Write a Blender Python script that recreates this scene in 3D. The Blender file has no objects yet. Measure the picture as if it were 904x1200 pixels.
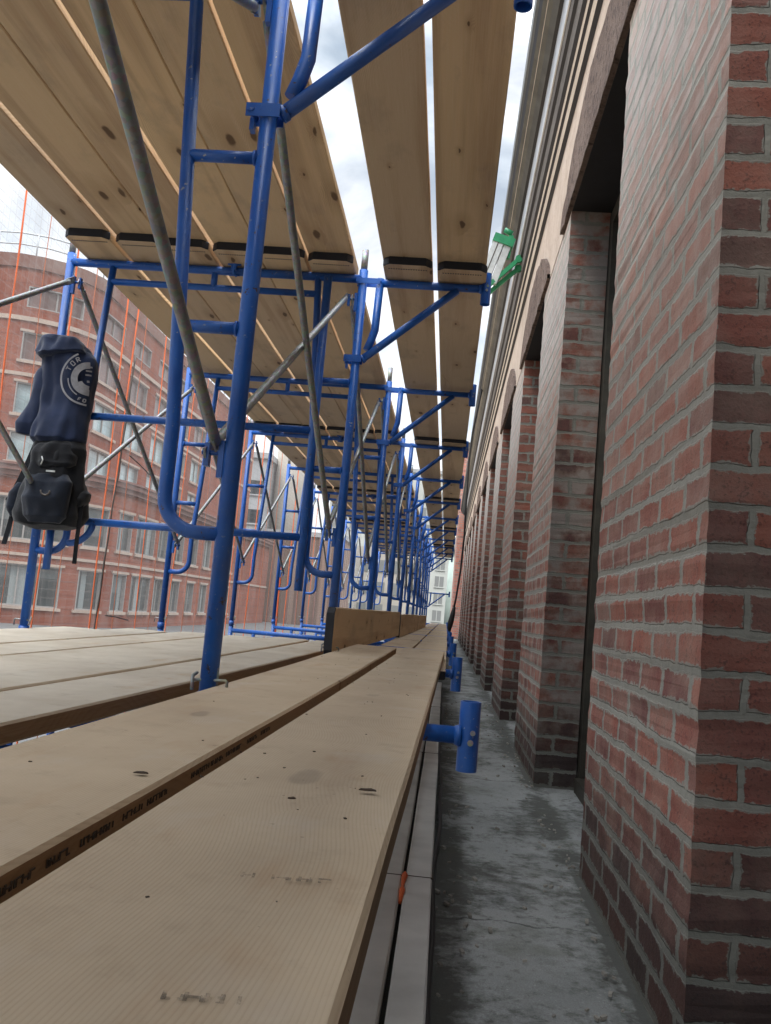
import bpy, math, random
from mathutils import Vector, Matrix, noise
random.seed(7)
sc = bpy.context.scene
COL = sc.collection
PI = math.pi

# ---------------------------------------------------------------- node helper
class NT:
    def __init__(self, name):
        self.m = bpy.data.materials.new(name); self.m.use_nodes = True
        self.t = self.m.node_tree; self.t.nodes.clear()
        self.out = self.t.nodes.new('ShaderNodeOutputMaterial')
    def n(self, typ, **kw):
        nd = self.t.nodes.new(typ)
        for k, v in kw.items(): setattr(nd, k, v)
        return nd
    def l(self, a, b): self.t.links.new(a, b)
    def put(self, sock, v):
        if hasattr(v, 'is_linked') or hasattr(v, 'links'): self.l(v, sock)
        else: sock.default_value = v
    def math(self, op, a, b=0.0, c=None, clamp=False):
        nd = self.n('ShaderNodeMath', operation=op, use_clamp=clamp)
        self.put(nd.inputs[0], a); self.put(nd.inputs[1], b)
        if c is not None: self.put(nd.inputs[2], c)
        return nd.outputs[0]
    def vmath(self, op, a, b=(0,0,0)):
        nd = self.n('ShaderNodeVectorMath', operation=op)
        self.put(nd.inputs[0], a); self.put(nd.inputs[1], b)
        return nd.outputs[1] if op in ('LENGTH','DOT_PRODUCT','DISTANCE') else nd.outputs[0]
    def noise(self, vec, scale, detail=3.0, rough=0.55, col=False, dist=0.0):
        nd = self.n('ShaderNodeTexNoise'); self.put(nd.inputs['Vector'], vec)
        nd.inputs['Scale'].default_value = scale; nd.inputs['Detail'].default_value = detail
        nd.inputs['Roughness'].default_value = rough; nd.inputs['Distortion'].default_value = dist
        return nd.outputs['Color' if col else 'Fac']
    def ramp(self, fac, stops, interp='LINEAR'):
        nd = self.n('ShaderNodeValToRGB'); cr = nd.color_ramp; cr.interpolation = interp
        while len(cr.elements) > 1: cr.elements.remove(cr.elements[-1])
        for i, (p, c) in enumerate(stops):
            e = cr.elements[0] if i == 0 else cr.elements.new(p)
            e.position = p
            c = c if isinstance(c, (tuple, list)) else (c, c, c)
            e.color = (c[0], c[1], c[2], 1)
        self.put(nd.inputs[0], fac); return nd.outputs[0]
    def mix(self, fac, a, b, blend='MIX'):
        nd = self.n('ShaderNodeMix', data_type='RGBA', blend_type=blend)
        self.put(nd.inputs[0], fac)
        for s, v in ((nd.inputs[6], a), (nd.inputs[7], b)):
            if isinstance(v, (tuple, list)): v = (v[0], v[1], v[2], 1)
            self.put(s, v)
        return nd.outputs[2]
    def sep(self, v):
        nd = self.n('ShaderNodeSeparateXYZ'); self.put(nd.inputs[0], v); return nd.outputs
    def comb(self, x, y, z):
        nd = self.n('ShaderNodeCombineXYZ')
        for s, v in zip(nd.inputs, (x, y, z)): self.put(s, v)
        return nd.outputs[0]
    def maprange(self, v, a, b, c=0.0, d=1.0, smooth=False):
        nd = self.n('ShaderNodeMapRange'); nd.clamp = True
        if smooth: nd.interpolation_type = 'SMOOTHSTEP'
        self.put(nd.inputs[0], v)
        for i, x in enumerate((a, b, c, d)): self.put(nd.inputs[i+1], x)
        return nd.outputs[0]
    def bump(self, h, strength=0.5, dist=0.01, normal=None):
        nd = self.n('ShaderNodeBump'); nd.inputs['Strength'].default_value = strength
        nd.inputs['Distance'].default_value = dist; self.put(nd.inputs['Height'], h)
        if normal is not None: self.l(normal, nd.inputs['Normal'])
        return nd.outputs[0]
    def bsdf(self, color, rough=0.7, metal=0.0, normal=None, spec=0.5):
        b = self.n('ShaderNodeBsdfPrincipled')
        if isinstance(color, (tuple, list)): color = (color[0], color[1], color[2], 1)
        self.put(b.inputs['Base Color'], color); self.put(b.inputs['Roughness'], rough)
        self.put(b.inputs['Metallic'], metal); b.inputs['Specular IOR Level'].default_value = spec
        if normal is not None: self.l(normal, b.inputs['Normal'])
        self.l(b.outputs[0], self.out.inputs[0]); return b
    def obj(self):
        return self.n('ShaderNodeTexCoord').outputs['Object']
    def uv(self):
        return self.n('ShaderNodeTexCoord').outputs['UV']
    def rnd(self):
        return self.n('ShaderNodeObjectInfo').outputs['Random']
    def pos(self):
        return self.n('ShaderNodeNewGeometry').outputs['Position']
    def nrm(self):
        return self.n('ShaderNodeNewGeometry').outputs['Normal']

# ---------------------------------------------------------------- materials
def mat_flat(name, col, rough=0.7, metal=0.0, var=0.18, scale=20, bump=0.0, spec=0.4):
    t = NT(name); p = t.obj()
    f = t.noise(p, scale, 4)
    c = t.mix(t.maprange(f, 0.3, 0.7), tuple(x*(1-var) for x in col), tuple(min(1, x*(1+var)) for x in col))
    nr = t.bump(t.noise(p, scale*4, 3), bump, 0.004) if bump else None
    t.bsdf(c, rough, metal, nr, spec); return t.m

def mat_blue():
    t = NT('blue_paint'); p = t.pos(); r = t.rnd()
    f = t.noise(p, 9, 4); g = t.noise(p, 60, 4, 0.7)
    c = t.mix(t.maprange(f, 0.3, 0.72), (0.006, 0.075, 0.34), (0.013, 0.115, 0.455))
    c = t.mix(t.math('MULTIPLY', t.maprange(g, 0.62, 0.72), 0.5), c, (0.10, 0.17, 0.30))     # dusty scuffs
    sc_ = t.noise(t.vmath('MULTIPLY', p, (1.0, 1.0, 0.12)), 240, 3, 0.6)
    c = t.mix(t.math('MULTIPLY', t.maprange(sc_, 0.66, 0.72), 0.45), c, (0.10, 0.20, 0.42))
    sp_ = t.maprange(t.noise(p, 75, 3, 0.6), 0.665, 0.69)
    c = t.mix(t.math('MULTIPLY', sp_, t.maprange(t.noise(p, 5, 2), 0.45, 0.6)), c, (0.36, 0.36, 0.34))
    ch = t.maprange(t.noise(p, 33, 5, 0.75), 0.635, 0.655)
    c = t.mix(ch, c, (0.055, 0.032, 0.024))
    c = t.mix(t.math('MULTIPLY', t.maprange(t.noise(p, 3.1, 5, 0.65), 0.48, 0.70), 0.35), c, (0.075, 0.095, 0.15))                                                    # chips
    nr = t.bump(t.noise(p, 120, 3), 0.12, 0.002)
    t.bsdf(c, t.maprange(f, 0.3, 0.7, 0.3, 0.5), 0.0, nr, 0.5); return t.m

def mat_galv():
    t = NT('galvanised_steel'); p = t.pos()
    v = t.n('ShaderNodeTexVoronoi'); t.put(v.inputs['Vector'], p); v.inputs['Scale'].default_value = 90
    f = t.noise(p, 14, 4)
    c = t.mix(f, (0.16, 0.165, 0.165), (0.36, 0.37, 0.365))
    c = t.mix(0.25, c, v.outputs['Color'], 'SOFT_LIGHT')
    c = t.mix(t.maprange(t.noise(p, 22, 5, 0.7), 0.62, 0.75), c, (0.11, 0.085, 0.06))
    t.bsdf(c, 0.5, 0.55, t.bump(f, 0.1, 0.002)); return t.m

def mat_wood(name='spruce_plank', top=(0.455, 0.378, 0.28), dusty=0.72, edge=0.7):
    t = NT(name); p = t.obj(); r = t.rnd()
    off = t.math('MULTIPLY', r, 37.0)
    s = t.sep(p); x, y, z = s
    q = t.comb(x, t.math('ADD', y, off), z)
    # knots
    kv = t.n('ShaderNodeTexVoronoi', voronoi_dimensions='2D', feature='F1')
    kw = t.noise(q, 14, 2, 0.5, col=True)
    kq = t.vmath('ADD', t.comb(t.math('MULTIPLY', x, 7.5), t.math('MULTIPLY', t.math('ADD', y, off), 2.6), 0.0),
                 t.vmath('SCALE', kw)) if False else t.comb(t.math('MULTIPLY', x, 7.5), t.math('MULTIPLY', t.math('ADD', y, off), 2.6), 0.0)
    kq = t.vmath('ADD', kq, t.vmath('MULTIPLY', t.vmath('SUBTRACT', kw, (0.5, 0.5, 0.5)), (0.16, 0.16, 0)))
    t.put(kv.inputs['Vector'], kq); kv.inputs['Scale'].default_value = 1.0
    kc = t.sep(kv.outputs['Color'])
    keep = t.math('GREATER_THAN', kc[0], 0.64)
    size = t.math('MULTIPLY_ADD', t.math('POWER', kc[1], 2.5), 0.14, 0.028)
    d = t.math('DIVIDE', kv.outputs['Distance'], size)
    knot = t.math('MULTIPLY', keep, t.maprange(d, 1.0, 0.55, 0.0, 1.0, True))
    halo = t.math('MULTIPLY', keep, t.maprange(d, 4.5, 0.6, 0.0, 1.0, True))
    # growth rings of a log whose heart wanders along the board
    w1 = t.noise(t.comb(t.math('MULTIPLY', x, 1.5), t.math('MULTIPLY', t.math('ADD', y, off), 0.75), off), 1.0, 2)
    w2 = t.noise(t.comb(t.math('MULTIPLY', t.math('ADD', y, off), 0.55), off, t.math('MULTIPLY', x, 3.0)), 1.0, 2)
    w3 = t.noise(t.comb(t.math('MULTIPLY', x, 18.0), t.math('MULTIPLY', t.math('ADD', y, off), 3.0), z), 1.0, 2)
    cx = t.math('ADD', x, t.math('MULTIPLY', t.math('SUBTRACT', t.math('ADD', w1, t.math('ADD', t.math('MULTIPLY', t.math('SUBTRACT', r, 0.5), 2.6), t.math('MULTIPLY', t.math('SIGN', t.math('SUBTRACT', r, 0.5)), 0.35))), 0.5), 0.26))
    cz = t.math('ADD', z, t.math('MULTIPLY_ADD', w2, 0.12, 0.0))
    rr = t.math('SQRT', t.math('ADD', t.math('MULTIPLY', cx, cx), t.math('MULTIPLY', cz, cz)))
    rr = t.math('ADD', rr, t.math('MULTIPLY', w3, 0.005))
    rr = t.math('ADD', rr, t.math('MULTIPLY', halo, 0.016))
    ring = t.math('FRACT', t.math('MULTIPLY', rr, 300.0))
    late = t.math('MULTIPLY', t.maprange(ring, 0.30, 0.88, 0.0, 1.0, True), t.maprange(ring, 1.0, 0.93, 0.0, 1.0))
    fib = t.noise(t.comb(t.math('MULTIPLY', x, 420.0), t.math('MULTIPLY', t.math('ADD', y, off), 6.0), t.math('MULTIPLY', z, 420.0)), 1.0, 3, 0.6)
    broad = t.noise(t.comb(t.math('MULTIPLY', x, 5.0), t.math('MULTIPLY', t.math('ADD', y, off), 0.9), off), 1.0, 4)
    base = t.mix(broad, (0.66, 0.44, 0.225), (0.83, 0.61, 0.345))
    base = t.mix(t.maprange(t.math('FRACT', t.math('MULTIPLY', r, 7.3)), 0, 1, 0.0, 0.75), base, (0.50, 0.385, 0.27))
    hw = t.noise(t.comb(t.math('MULTIPLY', x, 11.0), t.math('MULTIPLY', t.math('ADD', y, off), 0.42), t.math('MULTIPLY', off, 1.7)), 1.0, 3, 0.5)
    base = t.mix(t.math('MULTIPLY', t.maprange(hw, 0.50, 0.62), 0.55), base, (0.40, 0.245, 0.135))
    ws = t.noise(t.comb(t.math('MULTIPLY', x, 4.0), t.math('MULTIPLY', t.math('ADD', y, off), 2.2), t.math('MULTIPLY', off, 0.3)), 1.0, 6, 0.65)
    base = t.mix(t.math('MULTIPLY', t.maprange(ws, 0.55, 0.68), 0.35), base, (0.25, 0.19, 0.14))
    c = t.mix(t.math('MULTIPLY', late, 0.42), base, (0.36, 0.22, 0.12))
    c = t.mix(t.math('MULTIPLY', t.maprange(fib, 0.35, 0.7), 0.25), c, (0.72, 0.58, 0.42))
    c = t.mix(t.math('MULTIPLY', halo, 0.35), c, (0.30, 0.17, 0.08))
    c = t.mix(t.math('MULTIPLY', knot, 0.85), c, (0.09, 0.045, 0.02))
    # weathered, dusty tops; browner sawn edges
    nz = t.sep(t.nrm())[2]
    topf = t.maprange(nz, 0.4, 0.9)
    side = t.maprange(t.math('ABSOLUTE', nz), 0.6, 0.2)
    c = t.mix(t.math('MULTIPLY', side, edge), c, t.mix(fib, (0.13, 0.062, 0.024), (0.30, 0.15, 0.058)))
    dust = t.noise(q, 3.2, 6, 0.65)
    dustc = t.mix(t.maprange(dust, 0.3, 0.7), tuple(v*0.82 for v in top), tuple(v*1.18 for v in top))
    dustc = t.mix(t.math('MULTIPLY', late, 0.16), dustc, (0.33,0.245,0.155))
    grime = t.maprange(t.noise(q, 11, 6, 0.7), 0.56, 0.74)
    dustc = t.mix(t.math('MULTIPLY', grime, 0.42), dustc, (0.19, 0.155, 0.115))
    stain = t.maprange(t.noise(t.comb(t.math('MULTIPLY', x, 9.0), t.math('MULTIPLY', t.math('ADD', y, off), 3.2), 3.0), 1.0, 5, 0.6), 0.57, 0.68)
    dustc = t.mix(t.math('MULTIPLY', stain, 0.33), dustc, (0.34, 0.205, 0.11))
    pale = t.maprange(t.noise(t.comb(t.math('MULTIPLY', x, 8.0), t.math('MULTIPLY', t.math('ADD', y, off), 5.0), 9.0), 1.0, 4, 0.6), 0.58, 0.70)
    dustc = t.mix(t.math('MULTIPLY', pale, 0.4), dustc, (0.50, 0.46, 0.40))
    c = t.mix(t.math('MULTIPLY', topf, t.math('MULTIPLY_ADD', dust, 0.35, dusty - 0.17)), c, dustc)
    spk = t.maprange(t.noise(q, 85, 2, 0.5), 0.735, 0.76)
    c = t.mix(t.math('MULTIPLY', t.math('MULTIPLY', spk, topf), 0.4), c, (0.05, 0.04, 0.03))
    h = t.math('ADD', t.math('MULTIPLY', late, 0.6), t.math('MULTIPLY', fib, 0.6))
    t.bsdf(c, 0.78, 0.0, t.bump(h, 0.11, 0.0012), 0.25); return t.m

def mat_brick(name, bw, rh, offset, freq, squash, sfreq, mortar=0.0062, smear=0.35, base_z=-0.70, pale=0.0, bright=1.0, dirt=True, jt=0.50):
    t = NT(name); uv = t.uv(); pos = t.pos()
    wob = t.noise(pos, 26, 3, 0.6, col=True)
    uvd = t.vmath('ADD', uv, t.vmath('MULTIPLY', t.vmath('SUBTRACT', wob, (0.5, 0.5, 0.5)), (0.015, 0.013, 0)))
    lowf = t.noise(t.vmath('MULTIPLY', pos, (1.0, 1.0, 1.6)), 4.5, 2, 0.5)
    uvd = t.vmath('ADD', uvd, t.comb(0.0, t.math('MULTIPLY', t.math('SUBTRACT', lowf, 0.5), 0.022), 0.0))
    def br(ms, smooth):
        b = t.n('ShaderNodeTexBrick'); b.offset = offset; b.offset_frequency = freq; b.squash = squash; b.squash_frequency = sfreq
        t.put(b.inputs['Vector'], uvd)
        b.inputs['Color1'].default_value = (0, 0, 0, 1); b.inputs['Color2'].default_value = (1, 1, 1, 1)
        b.inputs['Mortar'].default_value = (0.5, 0.5, 0.5, 1); b.inputs['Scale'].default_value = 1.0
        b.inputs['Mortar Size'].default_value = ms; b.inputs['Mortar Smooth'].default_value = smooth
        b.inputs['Bias'].default_value = 0.0; b.inputs['Brick Width'].default_value = bw; b.inputs['Row Height'].default_value = rh
        return b
    b1 = br(mortar, 0.25); b2 = br(mortar*2.6, 1.0); b3 = br(0.0, 0.0)
    tint = t.sep(b3.outputs['Color'])[0]
    n1 = t.noise(pos, 45, 5, 0.65); n2 = t.noise(pos, 9, 4, 0.6); n3 = t.noise(pos, 190, 3, 0.6); n4 = t.noise(pos, 2.2, 4, 0.6)
    tt = t.math('ADD', tint, t.math('MULTIPLY', t.math('SUBTRACT', n1, 0.5), 0.42))
    k = bright
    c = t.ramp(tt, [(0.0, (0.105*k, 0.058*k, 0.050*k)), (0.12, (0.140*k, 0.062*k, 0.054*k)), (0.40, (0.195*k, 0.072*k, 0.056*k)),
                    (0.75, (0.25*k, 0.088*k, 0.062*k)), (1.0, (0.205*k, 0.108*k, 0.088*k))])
    c = t.mix(t.math('MULTIPLY', t.maprange(t.math('ADD', n3, t.math('MULTIPLY', t.math('SUBTRACT', n1, 0.5), 0.5)), 0.55, 0.68), 0.62), c, (0.05*k, 0.026*k, 0.024*k))
    haze = t.math('MULTIPLY', t.maprange(n2, 0.38, 0.72), t.math('MULTIPLY', t.math('MULTIPLY_ADD', t.rnd(), 1.6, 0.35), smear), clamp=True)
    if pale:
        z = t.sep(pos)[2]
        haze = t.math('ADD', haze, t.math('MULTIPLY', t.maprange(t.math('ADD', z, t.math('MULTIPLY', n4, 0.8)), 0.5, 2.0), pale), clamp=True)  # mortar wash growing with height, also painting in sky light from above
    c = t.mix(haze, c, t.mix(t.maprange(haze, 0.3, 0.9), (0.315*k, 0.225*k, 0.180*k), (0.30*k, 0.25*k, 0.225*k)))
    k2 = min(k, 1.25); mc = t.mix(n1, (0.175*k2, 0.170*k2, 0.148*k2), (0.285*k2, 0.276*k2, 0.242*k2))
    nj = t.noise(t.vmath('MULTIPLY', pos, (1.0, 1.0, 1.9)), 34, 6, 0.72)
    jag = t.math('ADD', b2.outputs['Fac'], t.math('ADD', t.math('MULTIPLY', t.math('SUBTRACT', nj, 0.5), 2.3), t.math('MULTIPLY', t.math('SUBTRACT', n2, 0.5), 1.0)))
    edge = t.math('MULTIPLY', t.maprange(jag, jt, jt+0.10), t.maprange(b2.outputs['Fac'], 0.02, 0.12))
    edge = t.math('MULTIPLY', edge, 0.92)
    mask = t.math('MAXIMUM', b1.outputs['Fac'], edge)
    c = t.mix(mask, c, mc)
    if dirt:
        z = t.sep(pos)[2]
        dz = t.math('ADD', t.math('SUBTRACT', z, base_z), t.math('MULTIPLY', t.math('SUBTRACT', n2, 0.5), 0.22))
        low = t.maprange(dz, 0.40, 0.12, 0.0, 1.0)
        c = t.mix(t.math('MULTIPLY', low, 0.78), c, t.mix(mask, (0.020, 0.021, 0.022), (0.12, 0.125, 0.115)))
        c = t.mix(t.math('MULTIPLY', t.maprange(n4, 0.55, 0.75), 0.35), c, (0.10, 0.085, 0.075))
    h = t.math('ADD', t.math('MULTIPLY', t.math('SUBTRACT', 1.0, b1.outputs['Fac']), 0.9), t.math('ADD', t.math('MULTIPLY', n1, 0.5), t.math('MULTIPLY', n3, 0.25)))
    t.bsdf(c, 0.86, 0.0, t.bump(h, 0.75, 0.006), 0.25); return t.m

def mat_concrete():
    t = NT('weathered_concrete'); p = t.pos()
    a = t.noise(p, 1.7, 6, 0.62); b = t.noise(p, 5, 9, 0.74); c3 = t.noise(p, 38, 5, 0.7); d = t.noise(p, 150, 3)
    c = t.mix(t.maprange(a, 0.3, 0.7), (0.20, 0.213, 0.212), (0.33, 0.345, 0.345))
    c = t.mix(t.math('MULTIPLY', t.maprange(b, 0.50, 0.72), 0.72), c, (0.055, 0.056, 0.052))
    c = t.mix(t.math('MULTIPLY', t.maprange(c3, 0.55, 0.7), 0.45), c, (0.09, 0.09, 0.083))
    c = t.mix(t.math('MULTIPLY', t.maprange(d, 0.62, 0.72), 0.5), c, (0.42, 0.42, 0.40))
    sx = t.sep(p)[0]; eb = t.math('ADD', t.maprange(sx, 0.16, 0.02), t.math('MULTIPLY', t.maprange(sx, 0.34, 0.46), t.maprange(sx, 0.50, 0.44))); eb = t.math('ADD', eb, t.math('MULTIPLY', t.math('LESS_THAN', t.math('FRACT', t.math('DIVIDE', t.math('SUBTRACT', t.sep(p)[1], -23.014), 2.459)), 0.456), t.maprange(sx, 0.415, 0.436, 0.0, 1.6))); eb = t.math('ADD', t.math('MULTIPLY', eb, 0.17), t.math('ADD', t.math('MULTIPLY', t.noise(p, 2.4, 3), 0.5), t.math('MULTIPLY', t.noise(p, 19, 8, 0.75), 0.62)))  # edge stains; band along the pier feet is dirt plus painted contact shade
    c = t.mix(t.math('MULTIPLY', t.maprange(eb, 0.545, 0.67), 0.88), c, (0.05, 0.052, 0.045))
    moss = t.maprange(t.noise(p, 2.9, 5, 0.6), 0.56, 0.7)
    c = t.mix(t.math('MULTIPLY', moss, 0.5), c, (0.095, 0.10, 0.068))
    # dark joint crack across
    s = t.sep(p)
    wob = t.math('ADD', s[1], t.math('MULTIPLY', t.noise(p, 9, 5, 0.6), 0.09))
    cr = t.maprange(t.math('ABSOLUTE', t.math('SUBTRACT', t.math('FRACT', t.math('MULTIPLY', wob, 0.53)), 0.195)), 0.0, 0.0035, 1.0, 0.0)
    c = t.mix(t.math('MULTIPLY', cr, t.maprange(b, 0.40, 0.5)), c, (0.02, 0.02, 0.02))
    grit = t.noise(p, 320, 4, 0.7)
    c = t.mix(t.math('MULTIPLY', t.maprange(grit, 0.42, 0.64), 0.45), c, (0.11, 0.112, 0.108))
    h = t.math('ADD', b, t.math('ADD', t.math('MULTIPLY', c3, 0.6), t.math('MULTIPLY', grit, 0.3)))
    t.bsdf(c, 0.9, 0.0, t.bump(h, 0.5, 0.012), 0.25); return t.m

def mat_stucco(name, ca, cb, rough_scale=30, bump=0.6, dark=(0.05, 0.035, 0.03), darkamt=0.5):
    t = NT(name); p = t.pos()
    a = t.noise(p, 4, 5, 0.6); b = t.noise(p, rough_scale, 6, 0.7); s = t.sep(p)
    c = t.mix(t.maprange(a, 0.3, 0.7), ca, cb)
    c = t.mix(t.math('MULTIPLY', t.maprange(b, 0.5, 0.68), darkamt), c, dark)
    t.bsdf(c, 0.9, 0.0, t.bump(b, bump, 0.02*(1+bump)), 0.2); return t.m

def mat_glass_dark(name, col=(0.02, 0.026, 0.03), rough=0.08, streak=None):
    t = NT(name); p = t.obj()
    f = t.noise(p, 0.9, 3)
    c = t.mix(t.maprange(f, 0.35, 0.65), col, tuple(v*1.7 for v in col))
    if streak:
        r = t.rnd(); uv = t.sep(t.uv())
        curt = t.math('MULTIPLY', t.math('LESS_THAN', t.math('FRACT', t.math('ADD', t.math('MULTIPLY', uv[0], 1.0), r)), 0.22), t.math('GREATER_THAN', r, 0.3))
        blind = t.math('MULTIPLY', t.math('GREATER_THAN', uv[1], t.math('MULTIPLY_ADD', r, 0.9, 0.2)), 0.32)
        c = t.mix(t.math('MULTIPLY', t.math('MAXIMUM', curt, blind), 0.75), c, streak)
    t.bsdf(c, rough, 0.0, None, 0.6); return t.m

def mat_cloth(name, col, scale=60):
    t = NT(name); p = t.obj()
    a = t.noise(p, 7, 4); b = t.noise(p, scale*6, 2)
    c = t.mix(t.maprange(a, 0.3, 0.7), tuple(v*0.6 for v in col), tuple(v*1.35 for v in col))
    bs = t.bsdf(c, 0.95, 0.0, t.bump(t.math('ADD', t.math('MULTIPLY', a, 1.2), t.math('MULTIPLY', b, 0.4)), 0.5, 0.008), 0.15)
    bs.inputs['Sheen Weight'].default_value = 0.25
    return t.m

def mat_net():
    t = NT('debris_net_fabric'); p = t.pos(); s = t.sep(p)
    wr = t.noise(t.comb(t.math('MULTIPLY', s[1], 9.0), t.math('MULTIPLY', s[2], 0.55), 0.0), 1.0, 5, 0.6)
    ln = t.math('MAXIMUM', t.math('LESS_THAN', t.math('FRACT', t.math('MULTIPLY', s[2], 19.0)), 0.16),
                t.math('LESS_THAN', t.math('FRACT', t.math('MULTIPLY', t.math('ADD', s[1], t.math('MULTIPLY', wr, 0.03)), 15.0)), 0.13))
    al = t.math('ADD', t.maprange(wr, 0.35, 0.7, 0.11, 0.33), t.math('MULTIPLY', ln, 0.13))
    tr = t.n('ShaderNodeBsdfTransparent'); di = t.n('ShaderNodeBsdfDiffuse'); tl = t.n('ShaderNodeBsdfTranslucent')
    di.inputs[0].default_value = (0.40, 0.36, 0.34, 1); tl.inputs[0].default_value = (0.42, 0.38, 0.36, 1)
    m1 = t.n('ShaderNodeMixShader'); m1.inputs[0].default_value = 0.6; t.l(di.outputs[0], m1.inputs[1]); t.l(tl.outputs[0], m1.inputs[2])
    m2 = t.n('ShaderNodeMixShader'); t.put(m2.inputs[0], al); t.l(tr.outputs[0], m2.inputs[1]); t.l(m1.outputs[0], m2.inputs[2])
    t.l(m2.outputs[0], t.out.inputs[0]); return t.m

def mat_facade(name, ca, cb, band=None):
    t = NT(name); uv = t.uv(); p = t.pos(); s = t.sep(uv)
    b = t.n('ShaderNodeTexBrick'); b.offset = 0.5; t.put(b.inputs['Vector'], uv); b.inputs['Scale'].default_value = 1
    b.inputs['Color1'].default_value = (*ca, 1); b.inputs['Color2'].default_value = (*cb, 1); b.inputs['Mortar'].default_value = (0.30, 0.24, 0.21, 1)
    b.inputs['Mortar Size'].default_value = 0.006; b.inputs['Brick Width'].default_value = 0.22; b.inputs['Row Height'].default_value = 0.075
    c = t.mix(t.maprange(t.noise(p, 0.35, 5, 0.6), 0.3, 0.7), b.outputs['Color'], tuple(v*0.75 for v in ca))
    rb = t.math('LESS_THAN', t.math('FRACT', t.math('MULTIPLY', s[1], 1.35)), 0.10)
    c = t.mix(t.math('MULTIPLY', rb, 0.35), c, tuple(v*0.4 for v in ca))
    t.bsdf(c, 0.9, 0.0, t.bump(b.outputs['Fac'], 0.3, 0.01), 0.2); return t.m

def mat_stripes(name, ca, cb, per):
    t = NT(name); uv = t.sep(t.uv())
    f = t.math('FRACT', t.math('MULTIPLY', uv[0], per)); n = t.noise(t.pos(), 0.5, 4)
    c = t.mix(t.maprange(f, 0.45, 0.55), ca, cb); c = t.mix(t.math('MULTIPLY', n, 0.4), c, tuple(v*0.5 for v in ca))
    t.bsdf(c, 0.9, 0.0, None, 0.2); return t.m

def mat_ground():
    t = NT('asphalt'); p = t.pos()
    c = t.mix(t.noise(p, 0.7, 6, 0.7), (0.055, 0.055, 0.054), (0.11, 0.108, 0.104))
    c = t.mix(t.maprange(t.noise(p, 40, 3), 0.6, 0.7), c, (0.12, 0.12, 0.115))
    t.bsdf(c, 0.9, 0.0, t.bump(t.noise(p, 60, 3), 0.3, 0.01), 0.25); return t.m

M = {}
M['blue'] = mat_blue(); M['galv'] = mat_galv()
M['wood'] = mat_wood()
M['wood_deck'] = mat_wood('skylit_deck_wood', (0.47, 0.43, 0.36), 0.9)  # plank wood with a paler, greyer top: sky light from the street painted in
M['wood_over'] = mat_wood('overhead_plank_wood', (0.45, 0.37, 0.27), 0.5, 0.0)
M['wood_toe'] = mat_wood('toe_board_wood', (0.42, 0.34, 0.25), 0.3, 0.0)
M['black_paint'] = mat_flat('dark_end_paint', (0.018, 0.019, 0.025), 0.6)
M['staple'] = mat_flat('dull_staples', (0.10, 0.085, 0.075), 0.5, 0.4)
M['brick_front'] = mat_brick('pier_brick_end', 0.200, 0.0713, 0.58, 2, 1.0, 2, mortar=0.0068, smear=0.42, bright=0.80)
M['brick_side'] = mat_brick('pier_brick_side', 0.205, 0.0713, 0.5, 2, 1.0, 2, mortar=0.0085, smear=0.55, pale=0.80, bright=1.28, jt=0.40)  # same brick as the ends, brighter: skylight on this face painted in
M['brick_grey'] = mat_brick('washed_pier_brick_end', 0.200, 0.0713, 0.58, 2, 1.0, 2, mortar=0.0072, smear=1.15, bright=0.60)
M['wall_brick'] = mat_brick('wall_brick', 0.205, 0.0713, 0.5, 2, 0.72, 3, smear=0.5, pale=0.3)
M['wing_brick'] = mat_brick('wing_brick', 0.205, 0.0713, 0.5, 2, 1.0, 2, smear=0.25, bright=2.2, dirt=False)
M['plaster'] = mat_stucco('pale_stone_band', (0.37, 0.30, 0.25), (0.48, 0.40, 0.34), 22, 0.3, (0.20, 0.15, 0.12), 0.35)
M['rough'] = mat_stucco('rough_arch_brick', (0.125, 0.088, 0.075), (0.21, 0.155, 0.13), 24, 1.0, (0.018, 0.014, 0.013), 0.85)
M['stone_fillet'] = mat_stucco('cornice_stone', (0.33, 0.27, 0.215), (0.42, 0.35, 0.28), 30, 0.3, (0.2, 0.14, 0.1), 0.3)
M['cornice_dark'] = mat_stucco('sooty_cornice', (0.075, 0.065, 0.058), (0.125, 0.11, 0.10), 18, 0.4, (0.04, 0.035, 0.03), 0.5)
M['flashing'] = mat_flat('zinc_flashing', (0.42, 0.43, 0.45), 0.4, 0.5, 0.2, 6)
M['gutter'] = mat_flat('lead_grey_gutter', (0.085, 0.088, 0.085), 0.55, 0.25, 0.3, 5)
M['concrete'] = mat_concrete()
M['frame_wood'] = mat_flat('dark_window_timber', (0.030, 0.027, 0.020), 0.6, 0, 0.4, 14, 0.3)
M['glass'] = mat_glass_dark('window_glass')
M['soffit'] = mat_flat('recess_shade_black', (0.012, 0.012, 0.015), 0.7)  # near-black paints in the deep shade of recesses and undersides
M['net'] = mat_net()
M['orange'] = mat_flat('orange_cord', (0.75, 0.16, 0.055), 0.7, 0, 0.12, 8)
M['thread'] = mat_flat('faded_orange_thread', (0.50, 0.17, 0.09), 0.8, 0, 0.1, 8)
M['black'] = mat_flat('black_rubber', (0.012, 0.012, 0.013), 0.55)
M['navy'] = mat_cloth('navy_fleece', (0.012, 0.020, 0.050))
M['pack'] = mat_cloth('black_nylon', (0.006, 0.007, 0.010))
M['pack2'] = mat_cloth('dark_blue_nylon', (0.008, 0.012, 0.022))
M['print'] = mat_flat('white_print', (0.24, 0.24, 0.26), 0.85, 0, 0.15, 60)
M['green'] = mat_flat('green_plastic', (0.025, 0.22, 0.10), 0.35)
M['alu'] = mat_flat('brushed_aluminium', (0.50, 0.51, 0.50), 0.38, 0.6, 0.1, 30)
M['board'] = mat_flat('pale_painted_board', (0.60, 0.60, 0.58), 0.6, 0.0, 0.15, 7, 0.15)
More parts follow.
